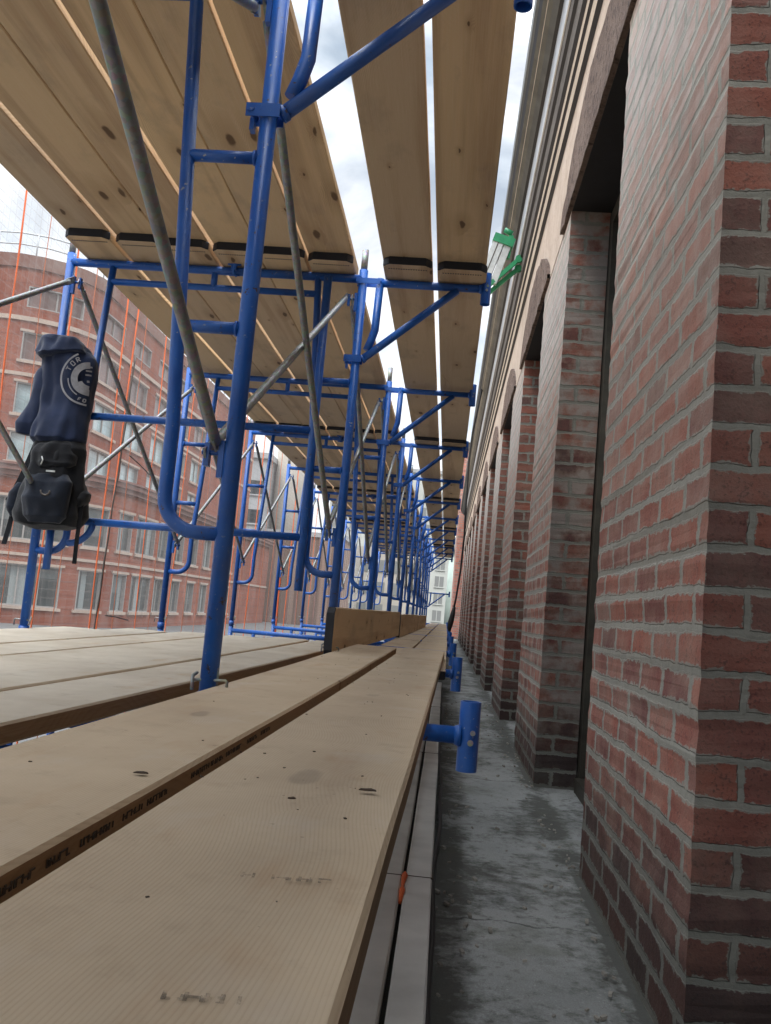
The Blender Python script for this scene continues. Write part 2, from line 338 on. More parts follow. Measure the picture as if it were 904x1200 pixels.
M['stamp'] = mat_flat('black_ink', (0.05, 0.033, 0.022), 0.8)
M['grit'] = mat_flat('mortar_grit', (0.20, 0.19, 0.17), 0.9, 0, 0.45, 3)
M['chip'] = mat_flat('bark_chip', (0.05, 0.032, 0.02), 0.9)
M['fac_brick'] = mat_facade('red_facade_brick', (0.235, 0.058, 0.028), (0.30, 0.085, 0.043))
M['fac_band'] = mat_flat('facade_sill_stone', (0.38, 0.29, 0.23), 0.85, 0, 0.12, 1.0)
M['fac_dark'] = mat_flat('facade_dark_band', (0.20, 0.10, 0.08), 0.85, 0, 0.2, 1.0)
M['fac_frame'] = mat_flat('window_frame_paint', (0.27, 0.25, 0.23), 0.6)
M['fac_glass'] = mat_glass_dark('facade_glass', (0.022, 0.029, 0.028), 0.45, (0.27, 0.30, 0.29))
M['pale_glass'] = mat_glass_dark('facade_glass_pale', (0.20, 0.25, 0.25), 0.15, (0.45, 0.50, 0.49))
M['blind_glass'] = mat_glass_dark('facade_glass_brown', (0.10, 0.055, 0.045), 0.3)
M['rail'] = mat_flat('roof_railing_paint', (0.45, 0.47, 0.48), 0.6)
M['grey_conc'] = mat_flat('grey_tower_concrete', (0.33, 0.33, 0.33), 0.9, 0, 0.15, 0.4)
M['beige_conc'] = mat_flat('beige_tower_concrete', (0.40, 0.36, 0.31), 0.9, 0, 0.12, 0.4)
M['brown_ribs'] = mat_stripes('brown_ribbed_cladding', (0.19, 0.115, 0.085), (0.33, 0.22, 0.17), 0.55)
M['white_wall'] = mat_flat('white_render', (0.42, 0.42, 0.385), 0.9, 0, 0.08, 0.3)
M['far_glass'] = mat_flat('far_window_glass', (0.20, 0.20, 0.19), 0.3)
M['pale_green'] = mat_flat('verdigris_copper', (0.38, 0.45, 0.40), 0.7, 0, 0.15, 0.6)
M['asphalt'] = mat_ground()

# ---------------------------------------------------------------- mesh helper
class MB:
    def __init__(s): s.v = []; s.f = []; s.mi = []; s.uv = {}; s.sm = []
    def add(s, verts, faces, mi=0, uvs=None, smooth=False):
        o = len(s.v); s.v += [tuple(v) for v in verts]
        for i, f in enumerate(faces):
            if uvs: s.uv[len(s.f)] = uvs[i]
            s.f.append(tuple(o + j for j in f)); s.mi.append(mi); s.sm.append(smooth)
    def box(s, x0, x1, y0, y1, z0, z1, mi=0):
        v = [(x, y, z) for z in (z0, z1) for y in (y0, y1) for x in (x0, x1)]
        f = [(0,2,3,1),(4,5,7,6),(0,1,5,4),(2,6,7,3),(0,4,6,2),(1,3,7,5)]
        dims = [(1,0),(0,1)]
        uvs = []
        for q in f:
            pts = [v[i] for i in q]
            nx = len({p[0] for p in pts}) == 1; ny = len({p[1] for p in pts}) == 1
            uvs.append([(p[1], p[2]) if nx else ((p[0], p[2]) if ny else (p[0], p[1])) for p in pts])
        s.add(v, f, mi, uvs)
    def obox(s, c, ax, ay, az, mi=0):
        c = Vector(c); ax, ay, az = Vector(ax), Vector(ay), Vector(az)
        v = [c + ax*i + ay*j + az*k for k in (-1, 1) for j in (-1, 1) for i in (-1, 1)]
        s.add(v, [(0,2,3,1),(4,5,7,6),(0,1,5,4),(2,6,7,3),(0,4,6,2),(1,3,7,5)], mi)
    def tube(s, pts, r, n=14, mi=0, cap=True, flat=None):
        pts = [Vector(p) for p in pts]; rings = []
        rs = r if isinstance(r, (list, tuple)) else [r]*len(pts)
        t0 = (pts[1]-pts[0]).normalized()
        up = Vector((0,0,1)) if abs(t0.z) < 0.9 else Vector((1,0,0))
        a = t0.cross(up).normalized()
        vs = []
        for i, p in enumerate(pts):
            d1 = (p - pts[i-1]).normalized() if i > 0 else None
            d2 = (pts[i+1]-p).normalized() if i < len(pts)-1 else None
            d = (d1 + d2).normalized() if d1 and d2 else (d1 or d2)
            a = (a - d*a.dot(d)).normalized(); b = d.cross(a)
            k = 1.0
            if d1 and d2:
                k = 1.0/max(0.5, math.cos(d1.angle(d2)/2)) if d1.length and d2.length else 1
            for j in range(n):
                an = 2*PI*j/n
                vs.append(p + (a*math.cos(an) + b*math.sin(an))*rs[i])
        fs = []
        for i in range(len(pts)-1):
            for j in range(n):
                fs.append((i*n+j, i*n+(j+1)%n, (i+1)*n+(j+1)%n, (i+1)*n+j))
        s.add(vs, fs, mi, None, True)
        if cap:
            o = len(s.v) - len(vs)
            s.f.append(tuple(o + j for j in range(n))[::-1]); s.mi.append(mi); s.sm.append(False)
            e = o + (len(pts)-1)*n
            s.f.append(tuple(e + j for j in range(n))); s.mi.append(mi); s.sm.append(False)
    def build(s, name, mats, parent=None):
        me = bpy.data.meshes.new(name); me.from_pydata(s.v, [], s.f)
        for m in (mats if isinstance(mats, (list, tuple)) else [mats]): me.materials.append(m)
        me.polygons.foreach_set('material_index', s.mi); me.polygons.foreach_set('use_smooth', s.sm)
        if s.uv:
            ul = me.uv_layers.new(name='UVMap')
            for fi, p in enumerate(me.polygons):
                if fi in s.uv:
                    for li, q in zip(p.loop_indices, s.uv[fi]): ul.data[li].uv = q
        me.update()
        o = bpy.data.objects.new(name, me); COL.objects.link(o)
        if parent: o.parent = parent
        return o

def empty(name, loc=(0,0,0), rz=0.0):
    o = bpy.data.objects.new(name, None); COL.objects.link(o); o.location = loc; o.rotation_euler = (0,0,rz)
    o.empty_display_size = 0.1; return o
def tag(o, label=None, cat=None, group=None, kind=None):
    if label: o['label'] = label
    if cat: o['category'] = cat
    if group: o['group'] = group
    if kind: o['kind'] = kind
    return o
def copy_tree(o, parent=None):
    c = o.copy(); COL.objects.link(c); c.parent = parent
    for ch in list(o.children): copy_tree(ch, c)
    return c
def arc(c, r, a0, a1, n, plane='xz'):
    out = []
    for i in range(n+1):
        a = a0 + (a1-a0)*i/n
        p = (c[0] + r*math.cos(a), c[1], c[2] + r*math.sin(a)) if plane == 'xz' else (c[0] + r*math.cos(a), c[1] + r*math.sin(a), c[2])
        out.append(p)
    return out
ORD = ['first','second','third','fourth','fifth','sixth','seventh','eighth','ninth','tenth','eleventh','twelfth']

# ---------------------------------------------------------------- camera
F, PW = 1048.87, 904
p_, y_, r_ = .109, .0756, .0867
fwd = Vector((-math.sin(y_)*math.cos(p_), math.cos(y_)*math.cos(p_), math.sin(p_)))
rt = Vector((math.cos(y_), math.sin(y_), 0)); up = rt.cross(fwd)
r2 = rt*math.cos(r_) + up*math.sin(r_); u2 = -rt*math.sin(r_) + up*math.cos(r_)
cam = bpy.data.cameras.new('camera'); co = bpy.data.objects.new('camera', cam); COL.objects.link(co)
co.matrix_world = Matrix(((r2.x, u2.x, -fwd.x, 0), (r2.y, u2.y, -fwd.y, 0), (r2.z, u2.z, -fwd.z, 0), (0, 0, 0, 1)))
cam.sensor_fit = 'HORIZONTAL'; cam.sensor_width = 36; cam.lens = 36*F/PW; cam.clip_start = 0.02; cam.clip_end = 2000
sc.camera = co

# ---------------------------------------------------------------- world, sun
sun_el, sun_az = math.radians(52), math.radians(208)      # azimuth from +Y, clockwise
w = bpy.data.worlds.new('World'); sc.world = w; w.use_nodes = True
nt = w.node_tree; nt.nodes.clear()
def wn(t, **k):
    n = nt.nodes.new(t)
    for a, b in k.items(): setattr(n, a, b)
    return n
wo = wn('ShaderNodeOutputWorld'); bg = wn('ShaderNodeBackground'); sky = wn('ShaderNodeTexSky')
sky.sky_type = 'NISHITA'; sky.sun_disc = False; sky.sun_elevation = sun_el; sky.sun_rotation = sun_az
sky.air_density = 1.0; sky.dust_density = 0.6; sky.ozone_density = 1.6
tc = wn('ShaderNodeTexCoord'); mp = wn('ShaderNodeMapping'); mp.inputs['Scale'].default_value = (1.0, 1.0, 1.9); mp.inputs['Location'].default_value = (0.35, 0.2, 0.1)
nz = wn('ShaderNodeTexNoise'); nz.inputs['Scale'].default_value = 3.1; nz.inputs['Detail'].default_value = 7; nz.inputs['Roughness'].default_value = 0.55; nz.inputs['Distortion'].default_value = 0.3
rp = wn('ShaderNodeValToRGB'); rp.color_ramp.elements[0].position = 0.36; rp.color_ramp.elements[1].position = 0.55; rp.color_ramp.elements[0].color = (0.4, 0.4, 0.4, 1)
nz2 = wn('ShaderNodeTexNoise'); nz2.inputs['Scale'].default_value = 5.5; nz2.inputs['Detail'].default_value = 6
rp2 = wn('ShaderNodeValToRGB'); rp2.color_ramp.elements[0].color = (12.5, 14.8, 17.2, 1); rp2.color_ramp.elements[1].color = (24, 24.3, 24.6, 1)
rp2.color_ramp.elements[0].position = 0.3; rp2.color_ramp.elements[1].position = 0.62
sk = wn('ShaderNodeMix', data_type='RGBA', blend_type='MULTIPLY'); sk.inputs[0].default_value = 1.0; sk.inputs[7].default_value = (1.9, 1.9, 1.75, 1)
mx = wn('ShaderNodeMix', data_type='RGBA')
L = nt.links.new
sx_ = wn('ShaderNodeSeparateXYZ'); zr = wn('ShaderNodeMapRange'); zr.inputs[1].default_value = 0.56; zr.inputs[2].default_value = 0.85; zr.inputs[3].default_value = 0.55; zr.inputs[4].default_value = 3.6
zm = wn('ShaderNodeMix', data_type='RGBA', blend_type='MULTIPLY'); zm.inputs[0].default_value = 1.0
L(tc.outputs['Generated'], mp.inputs[0]); L(mp.outputs[0], nz.inputs[0]); L(mp.outputs[0], nz2.inputs[0]); L(nz.outputs[0], rp.inputs[0]); L(nz2.outputs[0], rp2.inputs[0])
L(sky.outputs[0], sk.inputs[6]); L(rp.outputs[0], mx.inputs[0]); L(sk.outputs[2], mx.inputs[6]); L(rp2.outputs[0], mx.inputs[7])
L(tc.outputs['Generated'], sx_.inputs[0]); L(sx_.outputs[2], zr.inputs[0]); L(mx.outputs[2], zm.inputs[6]); L(zr.outputs[0], zm.inputs[7]); L(zm.outputs[2], bg.inputs[0]); bg.inputs[1].default_value = 0.114; L(bg.outputs[0], wo.inputs[0])
sl = bpy.data.lights.new('sun', 'SUN'); sl.energy = 1.4; sl.angle = math.radians(12); sl.color = (1.0, 0.94, 0.84)
so = bpy.data.objects.new('sun', sl); COL.objects.link(so)
sd = Vector((math.sin(sun_az)*math.cos(sun_el), math.cos(sun_az)*math.cos(sun_el), math.sin(sun_el)))
so.rotation_euler = sd.to_track_quat('Z', 'Y').to_euler()
sc.view_settings.view_transform = 'Standard'; sc.view_settings.look = 'None'; sc.view_settings.exposure = 0; sc.view_settings.gamma = 1
sc.cycles.use_denoising = True
sc.cycles.max_bounces = 10; sc.cycles.diffuse_bounces = 7; sc.cycles.transparent_max_bounces = 12

# ---------------------------------------------------------------- constants of the place
XI, XO = -0.534, -2.03           # inner and outer legs of the scaffold
Y0, BAY = 2.122, 2.133
ZB = -0.27                        # base of the upper lift
LIFT = 1.93
GROUND = -2.35
XW = 0.44                         # wall face
LEDGE = -0.70
PY, PS, PL = 1.576, 2.459, 1.12   # first pier, pier spacing, pier length
NF = 12
def fy(k): return Y0 + BAY*k - (0.03 if k == 0 else 0.0)

# ---------------------------------------------------------------- ground
g = MB(); g.add([(-600,-300,GROUND),(600,-300,GROUND),(600,900,GROUND),(-600,900,GROUND)], [(0,1,2,3)])
tag(g.build('ground', M['asphalt']), kind='structure')

# ---------------------------------------------------------------- brick building on the right
YA, YE = PY - 3*PS, 28.4
bld = empty('brick_building', (1.5, 10, GROUND))
def part(name, mb, mats, parent):
    """link a mesh whose vertices are in world coordinates under a thing"""
    o = mb.build(name, mats); o.parent = parent
    def world(q): return (world(q.parent) @ q.matrix_parent_inverse if q.parent else Matrix.Identity(4)) @ q.matrix_basis
    o.matrix_parent_inverse = world(parent).inverted()
    return o
# ledge with an uneven worn surface
mb = MB(); nx, ny = 14, 260
vs = []
for j in range(ny+1):
    for i in range(nx+1):
        x = -0.36 + (XW + 0.30 + 0.36)*i/nx; yy = YA + (YE-YA)*j/ny
        z = LEDGE + 0.010*(noise.noise(Vector((x*3, yy*2.2, 0))) + 0.5*noise.noise(Vector((x*9, yy*8, 4)))) - 0.004
        vs.append((x, yy, z))
fs = [(j*(nx+1)+i, j*(nx+1)+i+1, (j+1)*(nx+1)+i+1, (j+1)*(nx+1)+i) for j in range(ny) for i in range(nx)]
mb.add(vs, fs, 0, None, True)
mb.box(-0.36, XW+0.30, YA, YE, LEDGE-0.14, LEDGE-0.02)
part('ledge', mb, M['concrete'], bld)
mb = MB(); mb.box(-0.30, XW+0.28, YA, YE, GROUND, LEDGE-0.14); part('lower_wall', mb, M['wall_brick'], bld)
# body behind the windows
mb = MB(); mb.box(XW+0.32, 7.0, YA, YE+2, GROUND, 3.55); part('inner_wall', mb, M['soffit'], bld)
ZT = 1.92
npier = int((YE - PY)/PS) + 1
def pier_mesh(y0, seed):
    rnd = random.Random(seed)
    mb = MB(); x0, x1, y1, z0, z1 = XW, XW+0.18, y0+PL, LEDGE-0.03, ZT
    # the two exposed arrises are a little worn: subdivide in z and wander by a few millimetres
    nzs = 120; Z = [z0 + (z1-z0)*i/nzs for i in range(nzs+1)]
    def wob(z, k): return 0.006*noise.noise(Vector((z*22, k*7.3+seed, 0))) + 0.002*noise.noise(Vector((z*70, k*3.1+seed, 5)))
    cols = []
    for k, (x, y, dx, dy) in enumerate(((x0, y0, -1, -1), (x1, y0, 0, -1), (x1, y1, 0, 1), (x0, y1, -1, 1))):
        cols.append([(x - dx*wob(z, k)*0.8, y - dy*wob(z, k)*0.8, z) for z in Z])
    ofs = rnd.uniform(0, 3)
    def strip(a, b, u0, u1, mi):
        v = a + b; n = len(a)
        fs = [(i, n+i, n+i+1, i+1) for i in range(n-1)]
        uv = [[(u0, Z[i]-LEDGE), (u1, Z[i]-LEDGE), (u1, Z[i+1]-LEDGE), (u0, Z[i+1]-LEDGE)] for i in range(n-1)]
        mb.add(v, fs, mi, uv)
    strip(cols[0], cols[1], 0.0095, 0.1905, 0)
    strip(cols[1], cols[2], 0.0, PL, 1)
    strip(cols[2], cols[3], 0.0, 0.181, 0)
    strip(cols[3], cols[0], PL+0.045+0.205*seed, 0.045+0.205*seed, 1)
    mb.add([(x0,y0,z1),(x1,y0,z1),(x1,y1,z1),(x0,y1,z1)], [(0,1,2,3)], 1)
    return mb
for k in range(-2, npier):
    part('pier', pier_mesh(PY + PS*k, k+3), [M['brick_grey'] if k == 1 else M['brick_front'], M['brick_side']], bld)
# windows between the piers
for k in range(-2, npier):
    y0, y1 = PY + PS*k + PL, PY + PS*(k+1)
    if k == npier-1: break
    x0, x1 = XW+0.185, XW+0.275
    f = MB(); f.box(x0, x1, y0+0.002, y0+0.06, LEDGE-0.02, ZT); f.box(x0, x1, y1-0.06, y1-0.002, LEDGE-0.02, ZT)
    f.box(x0, x1, y0+0.06, y1-0.06, ZT-0.07, ZT); f.box(x0-0.02, x1, y0+0.06, y1-0.06, LEDGE-0.02, LEDGE+0.06)
    f.box(x0+0.02, x1-0.01, y0+0.06, y1-0.06, 0.62, 0.67)
    f.box(x0+0.025, x1-0.012, (y0+y1)/2-0.02, (y0+y1)/2+0.02, 0.67, ZT-0.07)
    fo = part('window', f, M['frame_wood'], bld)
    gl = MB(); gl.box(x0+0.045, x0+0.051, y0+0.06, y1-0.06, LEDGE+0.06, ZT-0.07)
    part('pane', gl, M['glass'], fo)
# wall above the openings
mb = MB(); mb.box(XW, XW+0.18, YA, YE, ZT+0.012, 3.5); part('spandrel_wall', mb, M['plaster'], bld)
for k in range(-2, npier-1):
    y0, y1 = PY + PS*k + PL, PY + PS*(k+1)
    mb = MB(); mb.box(XW+0.004, XW+0.31, y0+0.001, y1-0.001, ZT, ZT+0.011); part('lintel', mb, M['soffit'], bld)
    # segmental panel of rough brick over the opening, standing a little proud
    a, b = y0 - 0.26, y1 + 0.28; n = 28; rise, h0 = 0.34, 0.03
    front = []; top = []; bot = []
    mb = MB(); prof = []
    for i in range(n+1):
        tt = i/n; yy = a + (b-a)*tt
        zt = ZT + h0 + rise*(1-(2*tt-1)**2)**0.75 + 0.02*noise.noise(Vector((yy*7, k*2.0, 8)))
        zb = ZT + 0.006 + 0.012*noise.noise(Vector((yy*12, k*3.0, 1)))
        prof.append((yy, zb, zt))
    xs = (XW-0.018, XW+0.01)
    vs = [(xs[0]+0.006*noise.noise(Vector((yy*9, 3, k))), yy, z) for yy, zb, zt in prof for z in (zb, (zb+zt)/2, zt)] + [(xs[1], yy, z) for yy, zb, zt in prof for z in (zb, zt)]
    o = 3*(n+1); fs = []
    for i in range(n):
        fs += [(3*i, 3*i+1, 3*i+4, 3*i+3), (3*i+1, 3*i+2, 3*i+5, 3*i+4), (3*i, 3*i+3, o+2*i+2, o+2*i), (3*i+2, o+2*i+1, o+2*i+3, 3*i+5)]
    mb.add(vs, fs); part('arch_panel', mb, M['rough'], bld)
# cornice: a profile swept along the wall
prof = [(XW-0.001,2.50),(XW-0.02,2.52),(XW-0.02,2.62),(XW-0.033,2.635),(XW-0.033,2.70),(XW-0.05,2.72),(XW-0.05,2.86),(XW-0.066,2.875),(XW-0.066,3.10)]
def sweep(name, pr, mats, mis):
    mb = MB()
    for i in range(len(pr)-1):
        (xa, za), (xb, zb) = pr[i], pr[i+1]
        mb.add([(xa,YA,za),(xa,YE,za),(xb,YE,zb),(xb,YA,zb)], [(0,1,2,3)], mis[i])
    return part(name, mb, mats, bld)
sweep('cornice', prof, [M['stone_fillet'], M['cornice_dark'], M['soffit']], [2,0,2,0,2,1,2,1])  # undersides set black: shade painted in between the fillets
sweep('flashing', [(XW-0.068,2.99),(XW-0.075,2.992),(XW-0.075,3.22),(XW-0.068,3.225)], [M['flashing']], [0,0,0])
gp = [(XW-0.066,3.20),(XW-0.095,3.215),(XW-0.125,3.25),(XW-0.15,3.262),(XW-0.152,3.285),(XW-0.175,3.30),(XW-0.19,3.34),(XW-0.205,3.36),(XW-0.205,3.50),(XW+0.2,3.56)]
sweep('gutter', gp, [M['gutter'], M['stone_fillet'], M['soffit']], [2,0,0,1,0,2,0,0,0])
tag(bld, 'old red brick building with close-set piers, concrete ledge and dark moulded cornice', 'building')

# orange brick wing closing the ledge at its far end
wing = empty('brick_wing', (2, 30, GROUND))
mb = MB(); mb.box(0.20, 9.0, 28.6, 36, GROUND, 5.35); part('wall', mb, M['wing_brick'], wing)
mb = MB(); mb.box(0.13, 9.05, 28.53, 36, 5.352, 5.6); part('coping', mb, M['cornice_dark'], wing)
tag(wing, 'orange brick wall end in full light closing the far end of the ledge', 'building')

# ---------------------------------------------------------------- scaffold frame prototype
def make_frame():
    root = empty('frame_scaffold', (0,0,0))
    half = (XI - XO)/2
    for s in (-1, 1):
        X = s*half
        mb = MB(); mb.tube([(X,0,0.0),(X,0,LIFT)], 0.0213, 18)
        mb.tube([(X,0,0.0),(X,0,0.045)], 0.0245, 18)                     # end collar
        leg = mb.build('leg', M['blue'], root)
        mb = MB(); mb.tube([(X,0,LIFT),(X,0,LIFT+0.105)], 0.0165, 14); mb.build('coupling_pin', M['galv'], leg)
        mb = MB(); mb.tube([(X-0.035*s,-0.012,0.072),(X+0.042*s,-0.012,0.076),(X+0.046*s,-0.012,0.072),(X+0.046*s,-0.012,0.046)], 0.0036, 8)
        mb.tube([(X-0.032*s,-0.025,0.05),(X-0.036*s,-0.012,0.082),(X-0.030*s,0.0,0.088)], 0.0042, 8)
        mb.build('locking_pin', M['galv'], leg)
        # ladder tube: slants in towards the leg and turns into it
        xt, xl = X - s*0.225, X - s*0.155
        R = 0.085
        c = (xl + s*R, 0, 0.415 + R)
        pts = [(xt,0,1.885),(xl,0,0.66),(xl, 0, 0.415+R)] + [(c[0] - s*R*math.cos(a), 0, c[2] - R*math.sin(a)) for a in [PI/2*i/7 for i in range(1,8)]] + [(X,0,0.415)]
        mb = MB(); mb.tube(pts, 0.0172, 16); mb.build('ladder_tube', M['blue'], root)
        for zr in (1.36, 0.92):
            xr = xl + (xt-xl)*(zr-0.66)/(1.885-0.66)
            mb = MB(); mb.tube([(X,0,zr),(xr,0,zr)], 0.0155, 14)
            mb.tube([(X - s*0.020,0,zr),(X - s*0.027,0,zr)], 0.019, 14)   # weld
            mb.build('rung', M['blue'], root)
        for zr in (0.61, 1.78):
            mb = MB(); mb.tube([(X - s*0.02,0,zr),(X - s*0.075,0,zr)], 0.0065, 8)
            mb.box(X - s*0.062-0.006, X - s*0.062+0.006, -0.011, 0.011, zr-0.034, zr+0.022)
            mb.box(min(X - s*0.02, X - s*0.034), max(X - s*0.02, X - s*0.034), -0.010, 0.010, zr-0.06, zr+0.03)
            mb.build('brace_stud', M['blue'], leg)
    mb = MB(); mb.tube([(-half,0,1.885),(half,0,1.885)], 0.0205, 16); mb.build('top_bar', M['blue'], root)
    mb = MB(); mb.tube([(-half+0.222,0,1.795),(half-0.222,0,1.795)], 0.0165, 14); mb.build('lower_bar', M['blue'], root)
    mb = MB()
    mb.tube([(0,0,1.795),(0,0,1.885)], 0.0165, 12); mb.build('spacer', M['blue'], root)
    return root
XM = (XI+XO)/2
FR = make_frame()
frames = []
first = True
for lift in (0, 1):
    for k in range(-1, NF):
        if lift == 1 and k < 0: continue
        o = FR if first else copy_tree(FR); first = False
        z = ZB - lift*(LIFT+0.002)
        o.location = (XM + random.uniform(-.004,.004), fy(k), z)
        nm = ORD[k] if k >= 0 else ''
        if lift == 0:
            lb = ('blue steel scaffold frame standing right beside the camera' if k < 0 else
                  ['nearest full blue scaffold frame, its thick inner leg crossing the whole picture',
                   'second blue scaffold frame, with the navy sweatshirt and rucksack on its outer leg'][k] if k < 2 else
                  '%s blue scaffold frame from the camera, carrying the upper deck' % nm)
        else:
            lb = '%s blue frame of the lower scaffold lift, under the standing level' % nm
        tag(o, lb, 'scaffold frame', 'blue scaffold frames of the upper lift' if lift == 0 else 'blue scaffold frames of the lower lift')
# base plates under the lower lift
bp = None
for k in range(0, NF):
    for X in (XI, XO):
        if bp is None:
            mb = MB(); mb.box(-0.075,0.075,-0.075,0.075,0,0.008); mb.tube([(0,0,0.008),(0,0,GROUND*-1+ZB-(LIFT+0.002))],0.016,10)
            bp = mb.build('base_plate', M['galv']); o = bp
        else:
            o = bp.copy(); COL.objects.link(o)
        o.location = (X, fy(k), GROUND+0.001)
        tag(o, 'galvanised base plate on the street under the %s %s scaffold leg' % (ORD[k], 'inner' if X == XI else 'outer'), 'base plate', 'base plates under the scaffold')

# ---------------------------------------------------------------- cross braces
def make_brace():
    root = empty('cross_brace', (0,0,0))
    H = 1.17
    for s in (0, 1):
        z0, z1 = (0, H) if s == 0 else (H, 0)
        dx = 0.008 if s else -0.016
        mb = MB(); a, b = Vector((dx,0,z0)), Vector((dx,BAY,z1)); d = (b-a).normalized()
        mb.tube([a+d*0.05, a+d*0.10, b-d*0.10, b-d*0.05], 0.0132, 12)
        for e in (a, b):
            q = d*0.055 if e is a else -d*0.055
            mb.obox(e+q*0.5, (0.003,0,0), d*0.045, d.cross(Vector((1,0,0)))*0.016)
        mb.build('brace_tube', M['galv'], root)
    mb = MB(); mb.tube([(-0.03,BAY/2,H/2),(0.022,BAY/2,H/2)], 0.007, 8); mb.build('pivot_bolt', M['galv'], root)
    return root
BR = make_brace(); used = False
for side, X in (('inner', XI-0.052), ('outer', XO+0.052)):
    for k in range(-1, NF-1):
        o = copy_tree(BR) if used else BR; used = True
        o.location = (X, fy(k), 0.34)
        where = 'between the camera and the nearest frame' if k < 0 else 'between the %s and %s frames' % (ORD[k], ORD[k+1])
        tag(o, 'galvanised X brace on the %s side, %s' % ('wall' if side == 'inner' else 'street', where), 'cross brace', 'galvanised cross braces between the frames')

# ---------------------------------------------------------------- side brackets carrying the planks by the wall
def make_bracket():
    root = empty('side_bracket', (0,0,0))           # origin: leg axis, height of the top bar
    Z0 = -0.395
    xt = 0.609
    mb = MB(); mb.tube([(0.088,0,0),(xt-0.02,0,0)], 0.0195, 16); mb.build('top_bar', M['blue'], root)
    mb = MB(); mb.tube([(0.088,0,0.02),(0.082,0,-0.24),(0.066,0,-0.30),(0.050,0,-0.345)], 0.0195, 16); mb.build('upright', M['blue'], root)
    mb = MB(); mb.tube([(0.028,0,Z0),(0.470,0,-0.015)], 0.0190, 16)
    mb.tube([(0.028,0,Z0),(0.04,0,Z0+0.010)], 0.0215, 14)
    mb.build('diagonal', M['blue'], root)
    mb = MB(); mb.tube([(xt,0,-0.078),(xt,0,0.078)], 0.0238, 20, cap=False); mb.tube([(xt,0,0.078),(xt,0,-0.078)], 0.0200, 20, cap=False)
    n = 20
    for zz in (-0.078, 0.078):
        v = [(xt+r*math.cos(2*PI*i/n), r*math.sin(2*PI*i/n), zz) for r in (0.020,0.0238) for i in range(n)]
        mb.add(v, [(i,(i+1)%n,n+(i+1)%n,n+i) for i in range(n)])
    mb.tube([(xt-0.033,0,0),(xt-0.018,0,0)], [0.0205,0.027], 16)
    tb = mb.build('end_tube', M['blue'], root)
    mb = MB(); mb.tube([(xt+0.004,-0.020,-0.012),(xt+0.004,-0.0265,-0.012)], 0.007, 8); mb.tube([(xt+0.008,-0.020,0.010),(xt+0.008,-0.0265,0.010)], 0.006, 8)
    mb.build('pin_hole', M['galv'], tb)
    # lower shoe: two cheeks round the leg and a bolt
    mb = MB()
    for sy in (-1, 1):
        mb.box(-0.056, 0.030, sy*0.0245-0.002, sy*0.0245+0.002, Z0-0.017, Z0+0.017)
    mb.tube([(-0.042,-0.030,Z0+0.002),(-0.042,0.030,Z0+0.002)], 0.008, 10)
    mb.box(-0.047,-0.036,-0.012,0.012,Z0-0.045,Z0-0.017)
    mb.build('clamp', M['blue'], root)
    mb = MB()
    for sy in (-1, 1):
        mb.box(-0.028, 0.090, sy*0.0245-0.002, sy*0.0245+0.002, -0.014, 0.014)
    mb.tube([(-0.024,-0.03,-0.002),(-0.024,0.03,-0.002)], 0.007, 8)
    mb.build('hook', M['blue'], root)
    return root
BK = make_bracket(); used = False
for lev, z in (('upper', 1.600), ('lower', -0.268)):
    for k in range(-1, NF):
        if lev == 'lower' and k < 0: continue
        o = copy_tree(BK) if used else BK; used = True
        o.location = (XI, fy(k), z)
        if k < 0: lb = 'blue upper side bracket on the frame beside the camera'
        elif lev == 'upper': lb = 'blue triangular bracket under the overhead planks, %s along the scaffold' % ORD[k]
        else: lb = 'blue bracket under the walking planks, its T shaped end %s along the ledge' % ORD[k]
        tag(o, lb, 'bracket', 'blue side brackets at the %s level' % lev)
o = copy_tree(BK); o.location = (XI, fy(NF-1), 0.60)
tag(o, 'blue bracket at mid height on the farthest scaffold frame', 'bracket', 'blue side brackets at the mid level')

# ---------------------------------------------------------------- end guard on the second frame
GY = fy(1) - 0.045
gd = empty('guard_rail', (XM, GY, 0.05))
for X, z1 in ((-1.935, 0.30), (-0.70, 1.60)):
    mb = MB(); mb.tube([(X,GY,0.055),(X,GY,z1)], 0.0205 if z1 > 1 else 0.018, 14); part('post', mb, M['blue'], gd)
for z in (0.305, 0.825):
    mb = MB(); mb.tube([(-1.955 if z < 0.5 else -1.86,GY+0.002,z-0.004),(-0.68,GY+0.002,z+0.004)], 0.0185, 14); part('rail', mb, M['blue'], gd)
mb = MB(); mb.tube(arc((-1.845,GY,0.305),0.115,-PI/2,0,8)+[(-1.73,GY,0.30)], 0.0165, 12); part('bent_tube', mb, M['blue'], gd)
tag(gd, 'blue two rail guard across the second frame, passing behind the rucksack', 'guard rail')

# hook clamps sitting on top bars under the overhead deck
hk = None
for k, x in ((1, -1.13), (3, -1.10), (5, -1.12)):
    if hk is None:
        mb = MB()
        mb.tube([(0.02,-0.045,0.10),(-0.03,-0.045,0.105),(-0.045,-0.045,0.075),(-0.045,-0.045,-0.02),(-0.03,-0.03,-0.035)], 0.0085, 10)
        mb.obox((-0.045,-0.04,0.02),(0.013,0,0),(0,0.012,0),(0,0,0.026)); mb.tube([(-0.075,-0.045,0.02),(-0.01,-0.045,0.02)], 0.006, 8)
        mb.tube([(0.02,-0.045,0.10),(0.022,-0.045,0.03)], 0.0085, 10); mb.tube([(-0.065,-0.045,-0.035),(-0.012,-0.045,-0.035)],0.005,8)
        hk = mb.build('hook_clamp', M['blue']); o = hk
    else:
        o = hk.copy(); COL.objects.link(o)
    o.location = (x, fy(k), ZB+1.885)
    tag(o, 'bent blue hook clamp on the top bar of the %s frame, under the deck planks' % ORD[k], 'clamp', 'blue hook clamps on the top bars')

